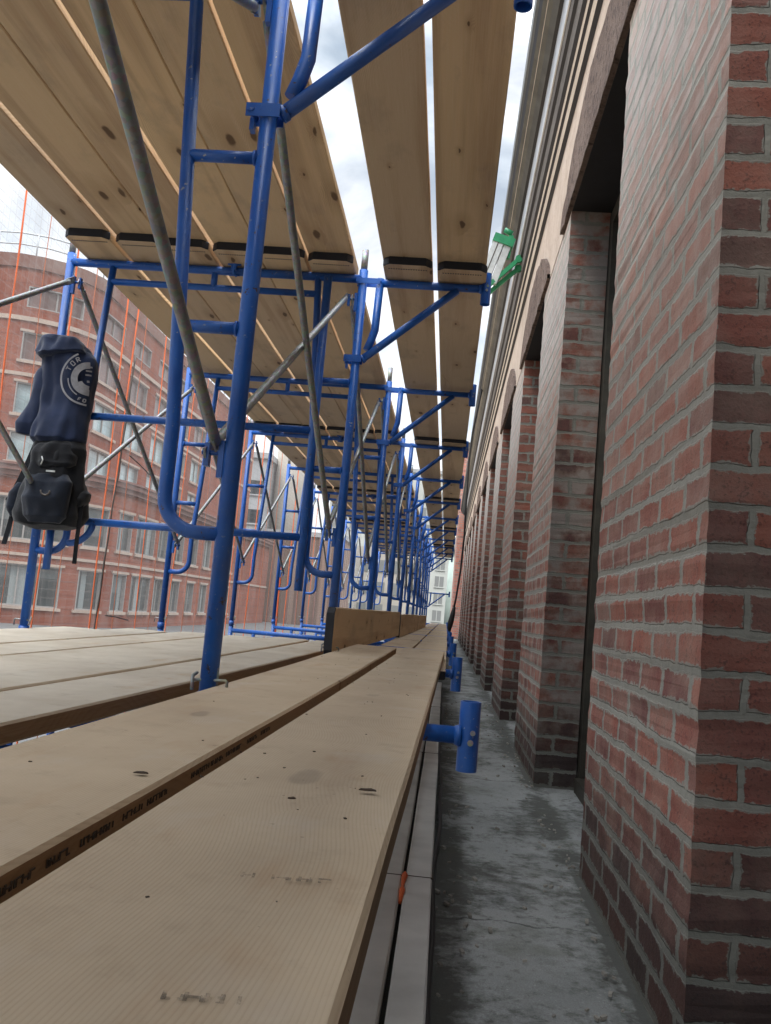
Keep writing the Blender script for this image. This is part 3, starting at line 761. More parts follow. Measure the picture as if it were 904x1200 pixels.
# ---------------------------------------------------------------- planks
def plank_mesh(name, Lg, W=0.235, T=0.0385, seed=0, warp=0.004):
    mb = MB(); rnd = random.Random(seed); N = 34; b = 0.0045; ch = 0.028
    ys = [0, ch*0.5, ch] + [ch + (Lg-2*ch)*i/N for i in range(1, N)] + [Lg-ch, Lg-ch*0.5, Lg]
    vs = []; n = 8
    for j, yy in enumerate(ys):
        inset = ch*(1-min(1, min(yy, Lg-yy)/ch))
        wl = W/2 - inset + 0.0012*noise.noise(Vector((yy*2.5, seed, 1))); wr = W/2 - inset + 0.0012*noise.noise(Vector((yy*2.5, seed, 7)))
        dz = warp*(math.sin(PI*yy/Lg))*-1 + 0.0015*noise.noise(Vector((yy*1.3, seed, 3)))
        for x, z in ((-wl+b,0),(wr-b,0),(wr,b),(wr,T-b),(wr-b,T),(-wl+b,T),(-wl,T-b),(-wl,b)):
            vs.append((x, yy, z+dz))
    fs = []
    for j in range(len(ys)-1):
        for i in range(n):
            fs.append((j*n+i, j*n+(i+1)%n, (j+1)*n+(i+1)%n, (j+1)*n+i))
    fs = [f[::-1] for f in fs]
    mb.add(vs, fs, 0)
    # painted ends, chamfered corners included
    for f, i in zip(list(range(len(mb.f))), range(len(mb.f))):
        seg = f // n; side = f % n
        if (seg < 2 or seg >= len(ys)-3) and side in (1,2,3,5,6,7): mb.mi[f] = 1
    e = (len(ys)-1)*n
    mb.f.append(tuple(range(n))); mb.mi.append(1); mb.sm.append(False)
    mb.f.append(tuple(e+i for i in range(n))[::-1]); mb.mi.append(1); mb.sm.append(False)
    # row of staples near each end, underneath
    for ye in (0.055, Lg-0.055):
        for i in range(16):
            x = -W*0.38 + W*0.76*i/15
            mb.box(x-0.0035, x+0.0035, ye-0.004, ye+0.004, -0.0018, 0.001, 2)
    me = mb.build(name, [M['wood'], M['black_paint'], M['staple']])
    me_data = me.data; bpy.data.objects.remove(me); return me_data
PL4 = [plank_mesh('plank_board', 4.8, seed=i) for i in range(4)]
PLL = plank_mesh('plank_board', 5.35, seed=11, warp=0.006)
PLD = PLL.copy(); PLD.materials[0] = M['wood_deck']
PLO = []
for m_ in PL4:
    c_ = m_.copy(); c_.materials[0] = M['wood_over']; PLO.append(c_)
def plank(mesh, xc, ya, za, zb, Lg, ang=0.0, label='', group='', name='scaffold_plank'):
    o = bpy.data.objects.new(name, mesh); COL.objects.link(o)
    o.location = (xc, ya, za); o.rotation_euler = (math.atan2(zb-za, Lg), 0, ang)
    tag(o, label, 'plank', group); return o
LAP = 0.0395
runs = [(-4.85, None), (-0.40, None)] + [(fy(1+2*i)-0.30, None) for i in range(0, 5)]
rundist = ['unseen rear', 'nearest', 'second', 'third', 'fourth', 'fifth', 'farthest']
DX = [-1.8446, -1.6036, -1.3787, -1.1417, -0.9177, -0.6847]
for ri, (ya, _) in enumerate(runs):
    za = ZB + 1.885 + 0.022; zb = za + LAP
    if ri <= 1: za = za + LAP - 0.002
    for i, x in enumerate(DX):
        o = plank(PLO[(i*3+ri*2+2) % 4], x + random.uniform(-.001,.001) + (0.004 if ri > 1 else 0), ya + random.uniform(-.02,.02) + (0.03*i if ri == 2 else 0), za, zb, 4.8,
              random.uniform(-.0006,.0006), 'overhead deck plank, %s from the street edge in the %s run' % (ORD[i], rundist[ri]), 'planks of the overhead deck')
        o.scale = (0.94, 1, 1)
    za = 1.600 + 0.0215; zb = za + LAP
    if ri <= 1: za = za + LAP - 0.002
    for i, x in enumerate((-0.310, -0.050)):
        plank(PLO[(i+ri*2+3) % 4], x + 0.004*max(0,ri-1), ya + 0.02*i + (0.10 if ri > 1 else 0), za, zb, 4.8, random.uniform(-.0006,.0006),
              '%s run of the overhead bracket planks, %s' % (rundist[ri], 'next to the brick wall' if i else 'next to the deck'), 'overhead planks on the side brackets')
# standing level: six deck planks on the left
dend = [4.72, 5.05, 5.35, 5.5, 5.7, 5.9]
dang = [0.0, -0.004, -0.010, -0.015, -0.020, -0.025]
for i in range(6):
    zz = -0.274 + (0.006 if i in (1,4) else 0.0) + (0.003 if i == 2 else 0)
    ya = dend[i]-5.35; ang = dang[i]
    xb = -1.9085 + 0.2325*i + math.tan(ang)*(4.6-ya)
    o = plank(PLD, xb, ya, zz, zz+0.002, 5.35, ang, '%s grey-topped plank of the standing deck, counted from the street' % ORD[i], 'planks of the standing deck')
    o.scale = (0.98, 1, 1)
# the two planks the camera rests over, lapping the lower ones beyond
near = [plank(PLL, -0.1625, -0.10, -0.2435, -0.2435, 5.35, -0.011, 'wide bare plank filling the foreground, the one nearest the wall', 'walking planks by the wall'),
        plank(PL4[1], -0.4190, 0.35, -0.2440, -0.2440, 4.8, -0.009, 'foreground plank on the left of the gap, with a stamped edge', 'walking planks by the wall')]
PLN = plank_mesh('plank_board', 4.8, seed=23, warp=0.002)
for ri in range(5):
    ya = 4.0 + 4.266*ri; zb = -0.2465; za = -0.2465
    if ri == 0: za = zb = -0.285
    else: za = -0.285; zb = -0.2465
    za, zb = -0.286, -0.286 + (0.038 if ri else 0.0)
    for i, x in enumerate((-0.345, -0.095)):
        plank(PLN if i else PL4[2], x + 0.012*ri, ya + 0.05*i, -0.2870 if ri == 0 else -0.2870, -0.2870, 4.24, -0.004,
              '%s walking plank beyond the near pair, %s' % (ORD[ri], 'on the wall side' if i else 'on the scaffold side'), 'walking planks beyond the near pair')
# illegible ink stamps: strokes along the edge of the left plank and two faded marks on top of the right one
def strokes(n, length, h, seed, skip=0.25):
    rnd = random.Random(seed); mb = MB(); x = 0
    while x < length:
        wd = rnd.uniform(0.004, 0.011)
        if rnd.random() > skip:
            k = rnd.random()
            mb.box(x, x+0.0022, -0.0004, 0.0004, 0, h)
            if k < 0.55: mb.box(x+0.0022, x+wd, -0.0004, 0.0004, h*0.8 if k < .3 else 0, h if k < .3 else h*0.2)
            if k > 0.35: mb.box(x+wd, x+wd+0.002, -0.0004, 0.0004, 0, h*rnd.uniform(.5,1))
            if k > 0.7: mb.box(x+0.0022, x+wd, -0.0004, 0.0004, h*0.42, h*0.58)
        x += wd + rnd.uniform(0.0015, 0.0025)
    return mb
for i, (y0, ln) in enumerate(((0.28,0.060),(0.365,0.045),(0.43,0.075),(0.53,0.05),(0.60,0.06),(0.76,0.07),(0.85,0.05),(0.93,0.09),(1.06,0.06),(1.16,0.07))):
    st = strokes(9, ln, 0.0066, 30+i, 0.0).build('stamped_word', M['stamp'], near[1]); st.rotation_euler = (0,0,PI/2); st.location = (0.1186, y0, 0.0192)
t = NT('faded_ink'); tr = t.n('ShaderNodeBsdfTransparent'); df = t.n('ShaderNodeBsdfDiffuse'); df.inputs[0].default_value = (0.10,0.09,0.085,1)
ms = t.n('ShaderNodeMixShader'); t.put(ms.inputs[0], t.maprange(t.noise(t.pos(), 160, 3), 0.40, 0.62, 0.0, 0.42)); t.l(tr.outputs[0], ms.inputs[1]); t.l(df.outputs[0], ms.inputs[2]); t.l(ms.outputs[0], t.out.inputs[0])
M['faded'] = t.m
for (x, y, a, ln, sd_) in ((-0.145, 0.685, 0.10, 0.065, 5), (-0.135, 0.472, 0.12, 0.040, 6)):
    st = strokes(9, ln, 0.009, sd_, 0.1).build('faded_lettering', M['faded'], near[0])
    st.rotation_euler = (-PI/2, 0, a); st.location = (x+0.1625, y+0.10, 0.0382)

# toe boards on edge between deck and walking planks
for i, (xa, ya, xb, yb, zt) in enumerate(((-0.540, 4.10, -0.46, 8.55, 0.0), (-0.455, 8.62, -0.42, 13.0, -0.02), (-0.42, 13.06, -0.40, 17.6, -0.03))):
    mesh = PL4[i].copy(); mesh.materials[0] = M['wood_toe']
    o = bpy.data.objects.new('toe_board', mesh); COL.objects.link(o)
    ang = -math.atan2(xb-xa, yb-ya)
    o.rotation_euler = (0, PI/2, 0)
    o.matrix_world = Matrix.Translation((xa, ya, zt-0.1175)) @ Matrix.Rotation(ang, 4, 'Z') @ Matrix.Rotation(PI/2, 4, 'Y') @ Matrix.Diagonal((0.95, (yb-ya)/4.8, 1, 1))
    tag(o, ['pale toe board standing on edge with a black end, nearest of the three', 'second toe board on edge, beyond the black ended one', 'farthest toe board on edge, a thin sliver'][i], 'toe board', 'toe boards along the deck')

# boards lying on the ledge beside the planks
for i, (x0, x1, lb, m) in enumerate(((-0.235, -0.056, 'dull board on the ledge half hidden under the walking plank', 'board'), (-0.046, 0.020, 'narrow pale board lying along the ledge edge below the walking plank', 'board'))):
    mb = MB(); N = 30; ya, yb = 0.2, 9.0
    z0, z1 = LEDGE+0.012, -0.66
    ring = []
    for j in range(N+1):
        yy = ya + (yb-ya)*j/N; d = 0.003*noise.noise(Vector((yy*1.1, i*5, 0)))
        ring += [(x0+d,yy,z0),(x1+d,yy,z0),(x1+d,yy,z1-0.004),(x1+d-0.004,yy,z1),(x0+d+0.004,yy,z1),(x0+d,yy,z1-0.004)]
    n = 6
    mb.add(ring, [(j*n+k, (j+1)*n+k, (j+1)*n+(k+1)%n, j*n+(k+1)%n) for j in range(N) for k in range(n)])
    mb.add(ring[:n], [(0,1,2,3,4,5)]); mb.add(ring[-n:], [(5,4,3,2,1,0)])
    o = empty('ledge_board', (0.5*(x0+x1), ya, z0)); part('board', mb, M['board'], o)
    mb = MB()
    for yy in (2.35, 4.4, 6.6): mb.box(x0-0.0005, x1+0.0012, yy, yy+0.004, z0, z1+0.0012)
    part('joint_strip', mb, M['cornice_dark'], o)
    tag(o, lb, 'board')
mb = MB(); mb.tube([(0.030+0.008*math.sin(yy*2.3)+0.004*math.sin(yy*7), yy, LEDGE+0.022+0.012*abs(math.sin(yy*1.7))) for yy in [1.2+0.15*i for i in range(48)]], 0.006, 8)
tag(mb.build('black_cable', M['black']), 'thin black cable lying along the ledge beside the narrow pale board', 'cable')
mb = MB()
mb.tube([(-0.052,2.16,-0.668),(-0.050,2.22,-0.655),(-0.052,2.27,-0.664),(-0.049,2.33,-0.653),(-0.051,2.40,-0.666)], [0.004,0.007,0.003,0.008,0.003], 6)
tag(mb.build('orange_tape', M['orange']), 'scrap of orange tape caught in the gap between the ledge boards', 'tape')

# crumbs and chips on the planks
mb = MB(); rnd = random.Random(4)
for i in range(55):
    if rnd.random() < .6: x, y, z = rnd.uniform(-.27,-.06), rnd.uniform(.5,3.6), -0.2045
    else: x, y, z = rnd.uniform(-.5,-.29), rnd.uniform(1.0,4.2), -0.2045
    s = rnd.uniform(0.0005, 0.0012); a = rnd.uniform(0, PI)
    mb.obox((x,y,z+s*0.3), (s*math.cos(a)*1.6, s*math.sin(a)*1.6, 0), (-s*math.sin(a), s*math.cos(a), 0), (0,0,s*0.5))
tag(mb.build('debris', M['chip']), kind='stuff')
mb = MB(); rnd = random.Random(9)
for i in range(260):
    y = rnd.uniform(1.1, 7.5); x = rnd.choice((rnd.gauss(0.40, 0.035), rnd.uniform(0.05, 0.42), rnd.gauss(0.07, 0.03)))
    x = min(0.43, max(0.035, x)); q = rnd.uniform(0.0015, 0.0048); a = rnd.uniform(0, PI)
    mb.obox((x, y, LEDGE+0.004), (q*math.cos(a)*1.5, q*math.sin(a)*1.5, q*0.3), (-q*math.sin(a), q*math.cos(a), 0), (0, q*0.2, q*0.7))
tag(mb.build('rubble', M['grit']), kind='stuff')
def chip(x, y, sx, sy, a, lb):
    mb = MB(); n = 9; v = []
    for i in range(n):
        b = 2*PI*i/n; r = 1 + 0.75*noise.noise(Vector((math.cos(b)*2, math.sin(b)*2, x*50)))
        X, Y = sx*r*math.cos(b), sy*r*math.sin(b); v.append((X*math.cos(a)-Y*math.sin(a), X*math.sin(a)+Y*math.cos(a), 0.0))
    top = [(p[0]*0.86, p[1]*0.86, 0.0013 + 0.0008*noise.noise(Vector((i*1.7, x*90, 2)))) for i, p in enumerate(v)]
    mb.add(v + top, [(i,(i+1)%n,n+(i+1)%n,n+i) for i in range(n)] + [tuple(n+i for i in range(n))])
    o = mb.build('wood_chip', M['chip']); o.location = (x, y, -0.2045); tag(o, lb, 'wood chip', 'wood chips on the planks')
chip(-0.070, 1.043, 0.010, 0.0055, 0.1, 'dark wood chip near the right edge of the foreground plank')
chip(-0.325, 1.010, 0.009, 0.004, 0.25, 'long dark splinter on the plank left of the gap')
chip(-0.145, 0.96, 0.005, 0.003, 0.9, 'small brown flake in the middle of the foreground plank')

# ---------------------------------------------------------------- sweatshirt and rucksack on the second frame
def loft(rings, n=40, seed=0, amp=0.012, expo=2.4, fold=(9, 3)):
    mb = MB(); vs = []
    for (x, y, z, rx, ry) in rings:
        for j in range(n):
            a = 2*PI*j/n; ca, sa = math.cos(a), math.sin(a)
            px = x + rx*math.copysign(abs(ca)**(2/expo), ca); py = y + ry*math.copysign(abs(sa)**(2/expo), sa)
            d = amp*noise.noise(Vector((px*fold[0], py*fold[0]+seed, z*fold[1]))) + amp*0.5*noise.noise(Vector((px*25, py*25, z*9+seed)))
            vs.append((px + d*ca, py + d*sa, z + 0.4*d))
    fs = [(i*n+j, i*n+(j+1)%n, (i+1)*n+(j+1)%n, (i+1)*n+j) for i in range(len(rings)-1) for j in range(n)]
    mb.add(vs, fs, 0, None, True)
    o = len(vs) - n
    mb.f.append(tuple(range(n))[::-1]); mb.mi.append(0); mb.sm.append(True)
    mb.f.append(tuple(o+j for j in range(n))); mb.mi.append(0); mb.sm.append(True)
    return mb
def resample(keys, m):
    out = []
    for i in range(m+1):
        t = i/m*(len(keys)-1); a = min(int(t), len(keys)-2); f = t-a; f = f*f*(3-2*f)*0.5 + f*0.5
        out.append(tuple(keys[a][k]*(1-f)+keys[a+1][k]*f for k in range(5)))
    return out
JY = fy(1) - 0.07
jk = empty('sweatshirt', (-1.93, JY, 0.74))
body = [(-1.930,JY-0.03,0.655,.112,.075),(-1.930,JY-0.035,0.68,.140,.092),(-1.930,JY-0.025,0.76,.142,.085),(-1.928,JY-0.01,0.85,.138,.072),(-1.926,JY,0.95,.136,.066),(-1.926,JY,1.04,.134,.066),(-1.930,JY,1.09,.128,.066),(-1.945,JY,1.125,.112,.060),(-1.97,JY,1.155,.080,.045)]
part('body', loft(resample(body, 60), 84, 2, 0.024, 2.4, (13, 2.6)), M['navy'], jk)
hood = [(-2.040,JY-0.02,1.085,.040,.050),(-2.015,JY-0.02,1.100,.080,.068),(-1.965,JY-0.01,1.115,.135,.080),(-1.970,JY,1.150,.118,.080),(-1.985,JY,1.180,.092,.070),(-2.00,JY,1.203,.055,.05),(-2.00,JY,1.212,.015,.015)]
part('hood', loft(resample(hood, 34), 64, 5, 0.030, 2.2, (12, 8)), M['navy'], jk)
slv = [(-2.100,JY-0.02,0.700,.040,.034),(-2.092,JY-0.02,0.75,.056,.046),(-2.072,JY-0.01,0.84,.058,.048),(-2.052,JY,0.93,.052,.046),(-2.03,JY,1.02,.052,.046),(-2.015,JY,1.08,.045,.04)]
slo = part('sleeve', loft(resample(slv, 34), 44, 9, 0.022, 2.2, (14, 5)), M['navy'], jk)
# printed round crest on the front, following the cloth; ring, letters and a pale curved device
CR = 1.12
def decal_pt(u, v):      # u right, v up, metres from the crest centre
    cx, cz = -1.800, 0.985
    x, z = cx + u*CR, cz + v*CR
    q = (x + 1.927)/0.137; q = max(-0.98, min(0.98, q))
    y = JY - 0.004 - 0.068*(1-abs(q)**2.4)**(1/2.4) - 0.014 - 0.02*max(0, (0.95-z))/0.2
    return (x, y, z)
mb = MB()
def dring(r0, r1, a0, a1, n=40):
    v = []
    for i in range(n+1):
        a = a0+(a1-a0)*i/n
        for r in (r0, r1): v.append(decal_pt(r*math.cos(a), r*math.sin(a)))
    mb.add(v, [(2*i,2*i+1,2*i+3,2*i+2) for i in range(n) if max(v[2*i+k][0] for k in range(4)) < -1.793])
D = math.radians
dring(0.112,0.120, D(118), D(292)); dring(0.083,0.088, D(185), D(243))
dring(0.046,0.074, D(95), D(285), 30); dring(0.030,0.052, D(205), D(270), 20)
def dseg(x0,z0,x1,z1,wd=0.005):
    n = 4; v = []; d = Vector((x1-x0, z1-z0)).normalized(); q = Vector((-d.y, d.x))*wd/2
    for i in range(n+1):
        x = x0+(x1-x0)*i/n; z = z0+(z1-z0)*i/n
        v += [decal_pt(x+q.x, z+q.y), decal_pt(x-q.x, z-q.y)]
    mb.add(v, [(2*i,2*i+1,2*i+3,2*i+2) for i in range(n) if max(v[2*i+k][0] for k in range(4)) < -1.793])
for zz in (0.052, 0.034, 0.016): dseg(-0.018, zz, 0.022, zz+0.004, 0.007)
dseg(-0.01,-0.012,0.024,-0.006,0.009); dseg(0.0,0.074,0.026,0.055,0.010)
GL = {'T': [(-.5,.5,.5,.5),(0,.5,0,-.5)], 'O': [(-.4,.5,.4,.5),(.4,.5,.4,-.5),(.4,-.5,-.4,-.5),(-.4,-.5,-.4,.5)],
      'R': [(-.4,-.5,-.4,.5),(-.4,.5,.4,.4),(.4,.4,.3,0),(.3,0,-.4,0),(-.1,0,.4,-.5)], 'F': [(-.4,-.5,-.4,.5),(-.4,.5,.4,.5),(-.4,0,.2,0)]}
def letters(txt, a0, da, r, size, flip=False):
    for i, chx in enumerate(txt):
        a = a0 + da*i; c, s = math.cos(a), math.sin(a)
        upx, upz = (c, s) if not flip else (-c, -s); rx, rz = (upz, -upx)
        for x0, z0, x1, z1 in GL[chx]:
            P = lambda x, z: (r*c + size*(0.8*x*rx + z*upx), r*s + size*(0.8*x*rz + z*upz))
            A, B = P(x0,z0), P(x1,z1); dseg(A[0],A[1],B[0],B[1],0.0042)
letters('TOR', D(158), -D(17), 0.094, 0.020); letters('FOR', D(254), D(11), 0.098, 0.013, True)
part('crest_print', mb, M['print'], jk)
tag(jk, 'navy blue sweatshirt with a round white crest, draped over the street side scaffold leg', 'sweatshirt')

BY = fy(1) - 0.12
pk = empty('rucksack', (-1.92, BY, 0.21))
bk = [(-1.915,BY,0.245,.090,.050),(-1.915,BY,0.262,.150,.085),(-1.915,BY,0.31,.172,.105),(-1.912,BY,0.39,.170,.108),(-1.908,BY,0.47,.150,.100),(-1.905,BY,0.56,.132,.088),(-1.908,BY,0.63,.118,.075),(-1.91,BY+0.02,0.68,.100,.060),(-1.915,BY+0.03,0.70,.05,.03)]
bk = [(x,y,z,rx*0.97,ry) for x,y,z,rx,ry in bk]
part('pack_body', loft(resample(bk, 64), 80, 3, 0.022, 2.6, (13, 9)), M['pack'], pk)
ft = [(-1.90,BY-0.085,0.27,.080,.025),(-1.90,BY-0.088,0.30,.110,.045),(-1.90,BY-0.09,0.38,.115,.050),(-1.90,BY-0.085,0.46,.105,.042),(-1.90,BY-0.075,0.50,.08,.025)]
fp = part('front_pocket', loft(resample(ft, 34), 56, 13, 0.018, 2.6, (15, 12)), M['pack2'], pk)
fl = [(-1.905,BY-0.062,0.535,.085,.03),(-1.905,BY-0.058,0.555,.112,.045),(-1.905,BY-0.050,0.60,.108,.050),(-1.908,BY-0.035,0.645,.095,.042),(-1.91,BY-0.02,0.67,.06,.025)]
part('lid', loft(resample(fl, 30), 56, 21, 0.018, 2.4, (15, 12)), M['pack'], pk)
sp = [(-2.075,BY-0.02,0.29,.020,.03),(-2.083,BY-0.02,0.33,.032,.05),(-2.075,BY-0.02,0.40,.032,.05),(-2.055,BY-0.02,0.45,.018,.03)]
part('side_pocket', loft(resample(sp, 16), 30, 27, 0.010, 2.4), M['pack2'], pk)
def strap(pts, wd=0.022):
    mb = MB(); v = []
    for p in pts:
        v += [(p[0]-wd/2,p[1],p[2]),(p[0]+wd/2,p[1],p[2]),(p[0]+wd/2,p[1]+0.003,p[2]),(p[0]-wd/2,p[1]+0.003,p[2])]
    n = 4
    mb.add(v, [(i*n+j, i*n+(j+1)%n, (i+1)*n+(j+1)%n, (i+1)*n+j) for i in range(len(pts)-1) for j in range(n)])
    mb.add(v[:4], [(3,2,1,0)]); mb.add(v[-4:], [(0,1,2,3)])
    return mb
part('shoulder_strap', strap([(-1.995,BY+0.0,0.74),(-2.03,BY+0.02,0.66),(-2.055,BY+0.01,0.56),(-2.075,BY,0.48),(-2.105,BY,0.40),(-2.125,BY,0.37)], 0.042), M['pack'], pk)
part('loose_strap', strap([(-2.075,BY-0.02,0.37),(-2.085,BY-0.03,0.30),(-2.095,BY-0.03,0.23),(-2.108,BY-0.03,0.155)], 0.024), M['pack'], pk)
part('loose_strap', strap([(-1.755,BY-0.03,0.40),(-1.750,BY-0.04,0.30),(-1.752,BY-0.04,0.20),(-1.750,BY-0.04,0.09)], 0.020), M['pack'], pk)
part('hip_wing', loft(resample([(-1.765,BY-0.02,0.36,.012,.03),(-1.752,BY-0.02,0.395,.028,.045),(-1.745,BY-0.02,0.425,.026,.03),(-1.745,BY-0.02,0.44,.01,.012)], 12), 24, 31, 0.004), M['pack'], pk)
mb = MB(); mb.tube(arc((-1.885,BY-0.145,0.415),0.022,PI,2*PI,10), 0.004, 8); part('haul_ring', mb, M['staple'], pk)
for (x, z) in ((-1.935,0.575),(-1.975,0.40)):
    mb = MB(); mb.tube([(x,BY-0.118,z),(x+0.012,BY-0.128,z-0.018),(x+0.004,BY-0.128,z-0.04)], 0.0035, 7); part('zip_pull', mb, M['alu'], pk)
mb = MB(); mb.box(-1.905,-1.862,BY-0.122,BY-0.118,0.505,0.513); part('badge', mb, M['alu'], pk)
tag(pk, 'black rucksack with dangling straps hanging below the navy sweatshirt', 'rucksack')

# ---------------------------------------------------------------- net and orange ropes on the street side
XN = -2.36
mb = MB(); ny, nz_ = 460, 26; vs = []
for j in range(ny+1):
    yy = -1.0 + 24.5*j/ny
    for i in range(nz_+1):
        z = GROUND + 0.05 + (5.4)*i/nz_
        x = XN + 0.030*noise.noise(Vector((yy*3.1, z*0.35, 0))) + 0.012*noise.noise(Vector((yy*11, z*0.5, 5)))
        vs.append((x, yy, z))
mb.add(vs, [(j*(nz_+1)+i, j*(nz_+1)+i+1, (j+1)*(nz_+1)+i+1, (j+1)*(nz_+1)+i) for j in range(ny) for i in range(nz_)], 0, None, True)
tag(mb.build('debris_net', M['net']), 'sheer wrinkled safety net hanging along the street side of the scaffold', 'net')
cords = [(4.30, .0045, 'leftmost orange rope on the net, left of the sweatshirt'), (4.97, .005, 'orange rope passing behind the second frame outer leg'),
         (5.80, .005, 'left of the paired orange ropes beside the rucksack'), (5.93, .005, 'right of the paired orange ropes beside the rucksack'),
         (6.66, .004, 'single orange rope between the rucksack and the nearest inner leg'), (7.45, .004, 'orange rope just behind the third frame outer leg'),
         (8.75, .004, 'orange rope seen just left of the nearest inner leg'), (9.5, .004, 'orange rope seen through the nearest inner leg ladder'),
         (10.45, .006, 'orange rope just right of the nearest inner leg'), (12.35, .020, 'thick bunched orange tape near the fifth frame'), (13.0, .007, 'orange rope beside the thick bunched tape'),
         (15.2, .005, 'orange rope far along the net')]
for i, (yy, r, lb) in enumerate(cords):
    pts = []
    zt = 2.6 if i not in (9,) else 0.55
    for j in range(40):
        z = GROUND + 0.1 + (zt-GROUND-0.1)*j/39
        lean = (0.10 if i in (3, 5, 8) else -0.02)*(z)
        pts.append((XN + 0.035 + 0.010*noise.noise(Vector((yy, z*1.4, 3))), yy + lean*0.35 + 0.018*noise.noise(Vector((yy*3, z*1.1, 9))), z))
    mb = MB(); mb.tube(pts, [r*(1+0.35*noise.noise(Vector((yy, j*0.7, 2)))) for j in range(40)], 7)
    tag(mb.build('orange_rope', M['orange']), lb, 'rope', 'orange ropes hanging on the net')
for i, (yy, r) in enumerate(((3.95,.0025),(4.6,.002),(5.25,.0025),(6.2,.0025),(7.0,.002),(7.9,.0025),(8.3,.002),(9.1,.0025),(10.0,.0025),(11.1,.003),(11.7,.004),(14.0,.004))):
    mb = MB(); mb.tube([(XN + 0.03 + 0.008*noise.noise(Vector((yy, z*1.2, 3))), yy + 0.03*noise.noise(Vector((yy*3, z*0.8, 9))), z) for z in [GROUND+0.1+0.22*j for j in range(22)]], r, 6)
    tag(mb.build('orange_thread', M['thread']), '%s thin orange thread in the net, counting away from the camera' % ORD[i], 'thread', 'thin orange threads hanging in the net')
mb = MB(); mb.tube([(XN+0.05, 5.86 + 0.15*(z+0.3)*0.5 + 0.03*noise.noise(Vector((1, z*3, 0))), z) for z in [-0.35+0.06*i for i in range(34)]], [0.006+0.003*noise.noise(Vector((i*.9,0,0))) for i in range(34)], 7)
mb.tube([(XN+0.05,6.02,-0.20),(XN+0.06,6.2,-0.21),(XN+0.06,6.45,-0.235)], 0.004, 6); mb.tube([(XN+0.05,6.12,0.93),(XN+0.06,6.3,0.90),(XN+0.06,6.55,0.86)], 0.004, 6)
tag(mb.build('dark_rope', M['staple']), 'knotted dark rope twisting up between the paired orange ropes', 'rope')

# ---------------------------------------------------------------- small things by the wall
KC = 2.125
ck = empty('hanging_cable', (0.2, 12.75, -0.2))
mb = MB(); mb.tube([(x*KC, 6.0*KC, z*KC) for x, z in ((0.112,1.590),(0.128,1.600),(0.134,1.575),(0.118,1.45),(0.090,1.25),(0.080,1.05),(0.083,0.75),(0.088,0.55),(0.080,0.30),(0.064,0.12),(0.052,0.03))], 0.014, 8); part('cable', mb, M['black'], ck)
mb = MB(); mb.tube([(x*KC,6.0*KC,z*KC) for x, z in ((0.058,0.06),(0.052,0.02),(0.042,-0.04),(0.036,-0.08),(0.038,-0.10))], [0.02,0.034,0.042,0.032,0.02], 10); part('buckle', mb, M['black'], ck)
tag(ck, 'black cable hanging from the cornice with a dark buckle at its lower end', 'cable')
LY = 7.0
lv = empty('clamped_box', (0.26, LY, 2.8))
A = Vector((0.195, LY-0.1, 2.99)); B = Vector((0.095, LY-0.1, 2.66)); d = (B-A).normalized(); nrm = Vector((-d.z,0,d.x)).normalized()
mb = MB(); mb.obox((A+B)/2, d*((B-A).length/2), nrm*0.042, Vector((0,0.03,0))); mb.obox((A+B)/2+Vector((0,-0.031,0)), d*((B-A).length/2), nrm*0.004, Vector((0,0.002,0)), 1)
mb.obox((A+B)/2+nrm*0.078, d*((B-A).length/2*0.95), nrm*0.027, Vector((0,0.022,0)))
part('rail_box', mb, [M['alu'], M['cornice_dark']], lv)
mb = MB(); mb.obox(A-d*0.022+nrm*0.035, d*0.035, nrm*0.085, Vector((0,0.038,0))); part('end_cap', mb, M['green'], lv)
for q, (z0, z1) in enumerate(((2.62, 2.86), (2.57, 2.80))):
    mb = MB(); P0 = Vector((0.135, LY-0.11+0.05*q, z0)); P1 = Vector((0.365, LY-0.1+0.05*q, z1)); dd = (P1-P0).normalized()
    mb.obox((P0+P1)/2, dd*((P1-P0).length/2), Vector((0,0.014,0)), Vector((-dd.z,0,dd.x))*0.016); mb.tube([P1+Vector((0,-0.02,0)), P1+Vector((0,0.02,0))], 0.03, 10); part('clamp_arm', mb, M['green'], lv)
mb = MB(); P0 = Vector((0.29,LY-0.09,3.05)); P1 = Vector((0.27,LY-0.09,2.86)); mb.obox((P0+P1)/2,(P1-P0)/2,Vector((0.02,0,0)),Vector((0,0.02,0))); mb.tube([(0.235,LY-0.09,3.1),(0.30,LY-0.09,3.07)],0.022,10); part('clamp_jaw', mb, M['green'], lv)
tag(lv, 'silver boxy rail with bright green clamps fixed to the cornice', 'clamp')

# ---------------------------------------------------------------- rounded brick building across the street
class Path:
    """plan outline as arc-length curve with outward normals: straight, rounded corner, straight"""
    def __init__(s, pts):
        s.p = [Vector((a, b)) for a, b in pts]; s.d = [0]
        for i in range(1, len(s.p)): s.d.append(s.d[-1] + (s.p[i]-s.p[i-1]).length)
        s.L = s.d[-1]
    def at(s, t):
        t = max(0, min(s.L-1e-6, t)); i = 0
        while s.d[i+1] < t: i += 1
        f = (t-s.d[i])/(s.d[i+1]-s.d[i]); q = s.p[i].lerp(s.p[i+1], f); e = (s.p[i+1]-s.p[i]).normalized()
        return q, Vector((e.y, -e.x))
def rounded(xl, yf, xr, yb, R):
    pts = [(xl, yf+0.06*(xr-R-xl))] 
    c = (xr-R, yf+R)
    pts += [(c[0]+R*math.cos(a), c[1]+R*math.sin(a)) for a in [-PI/2-0.06 + (PI/2+0.06)*i/14 for i in range(15)]]
    pts.append((xr, yb)); return Path(pts)
def P3(path, t, z, off=0.0):
    q, n = path.at(t); return (q.x+n.x*off, q.y+n.y*off, z)
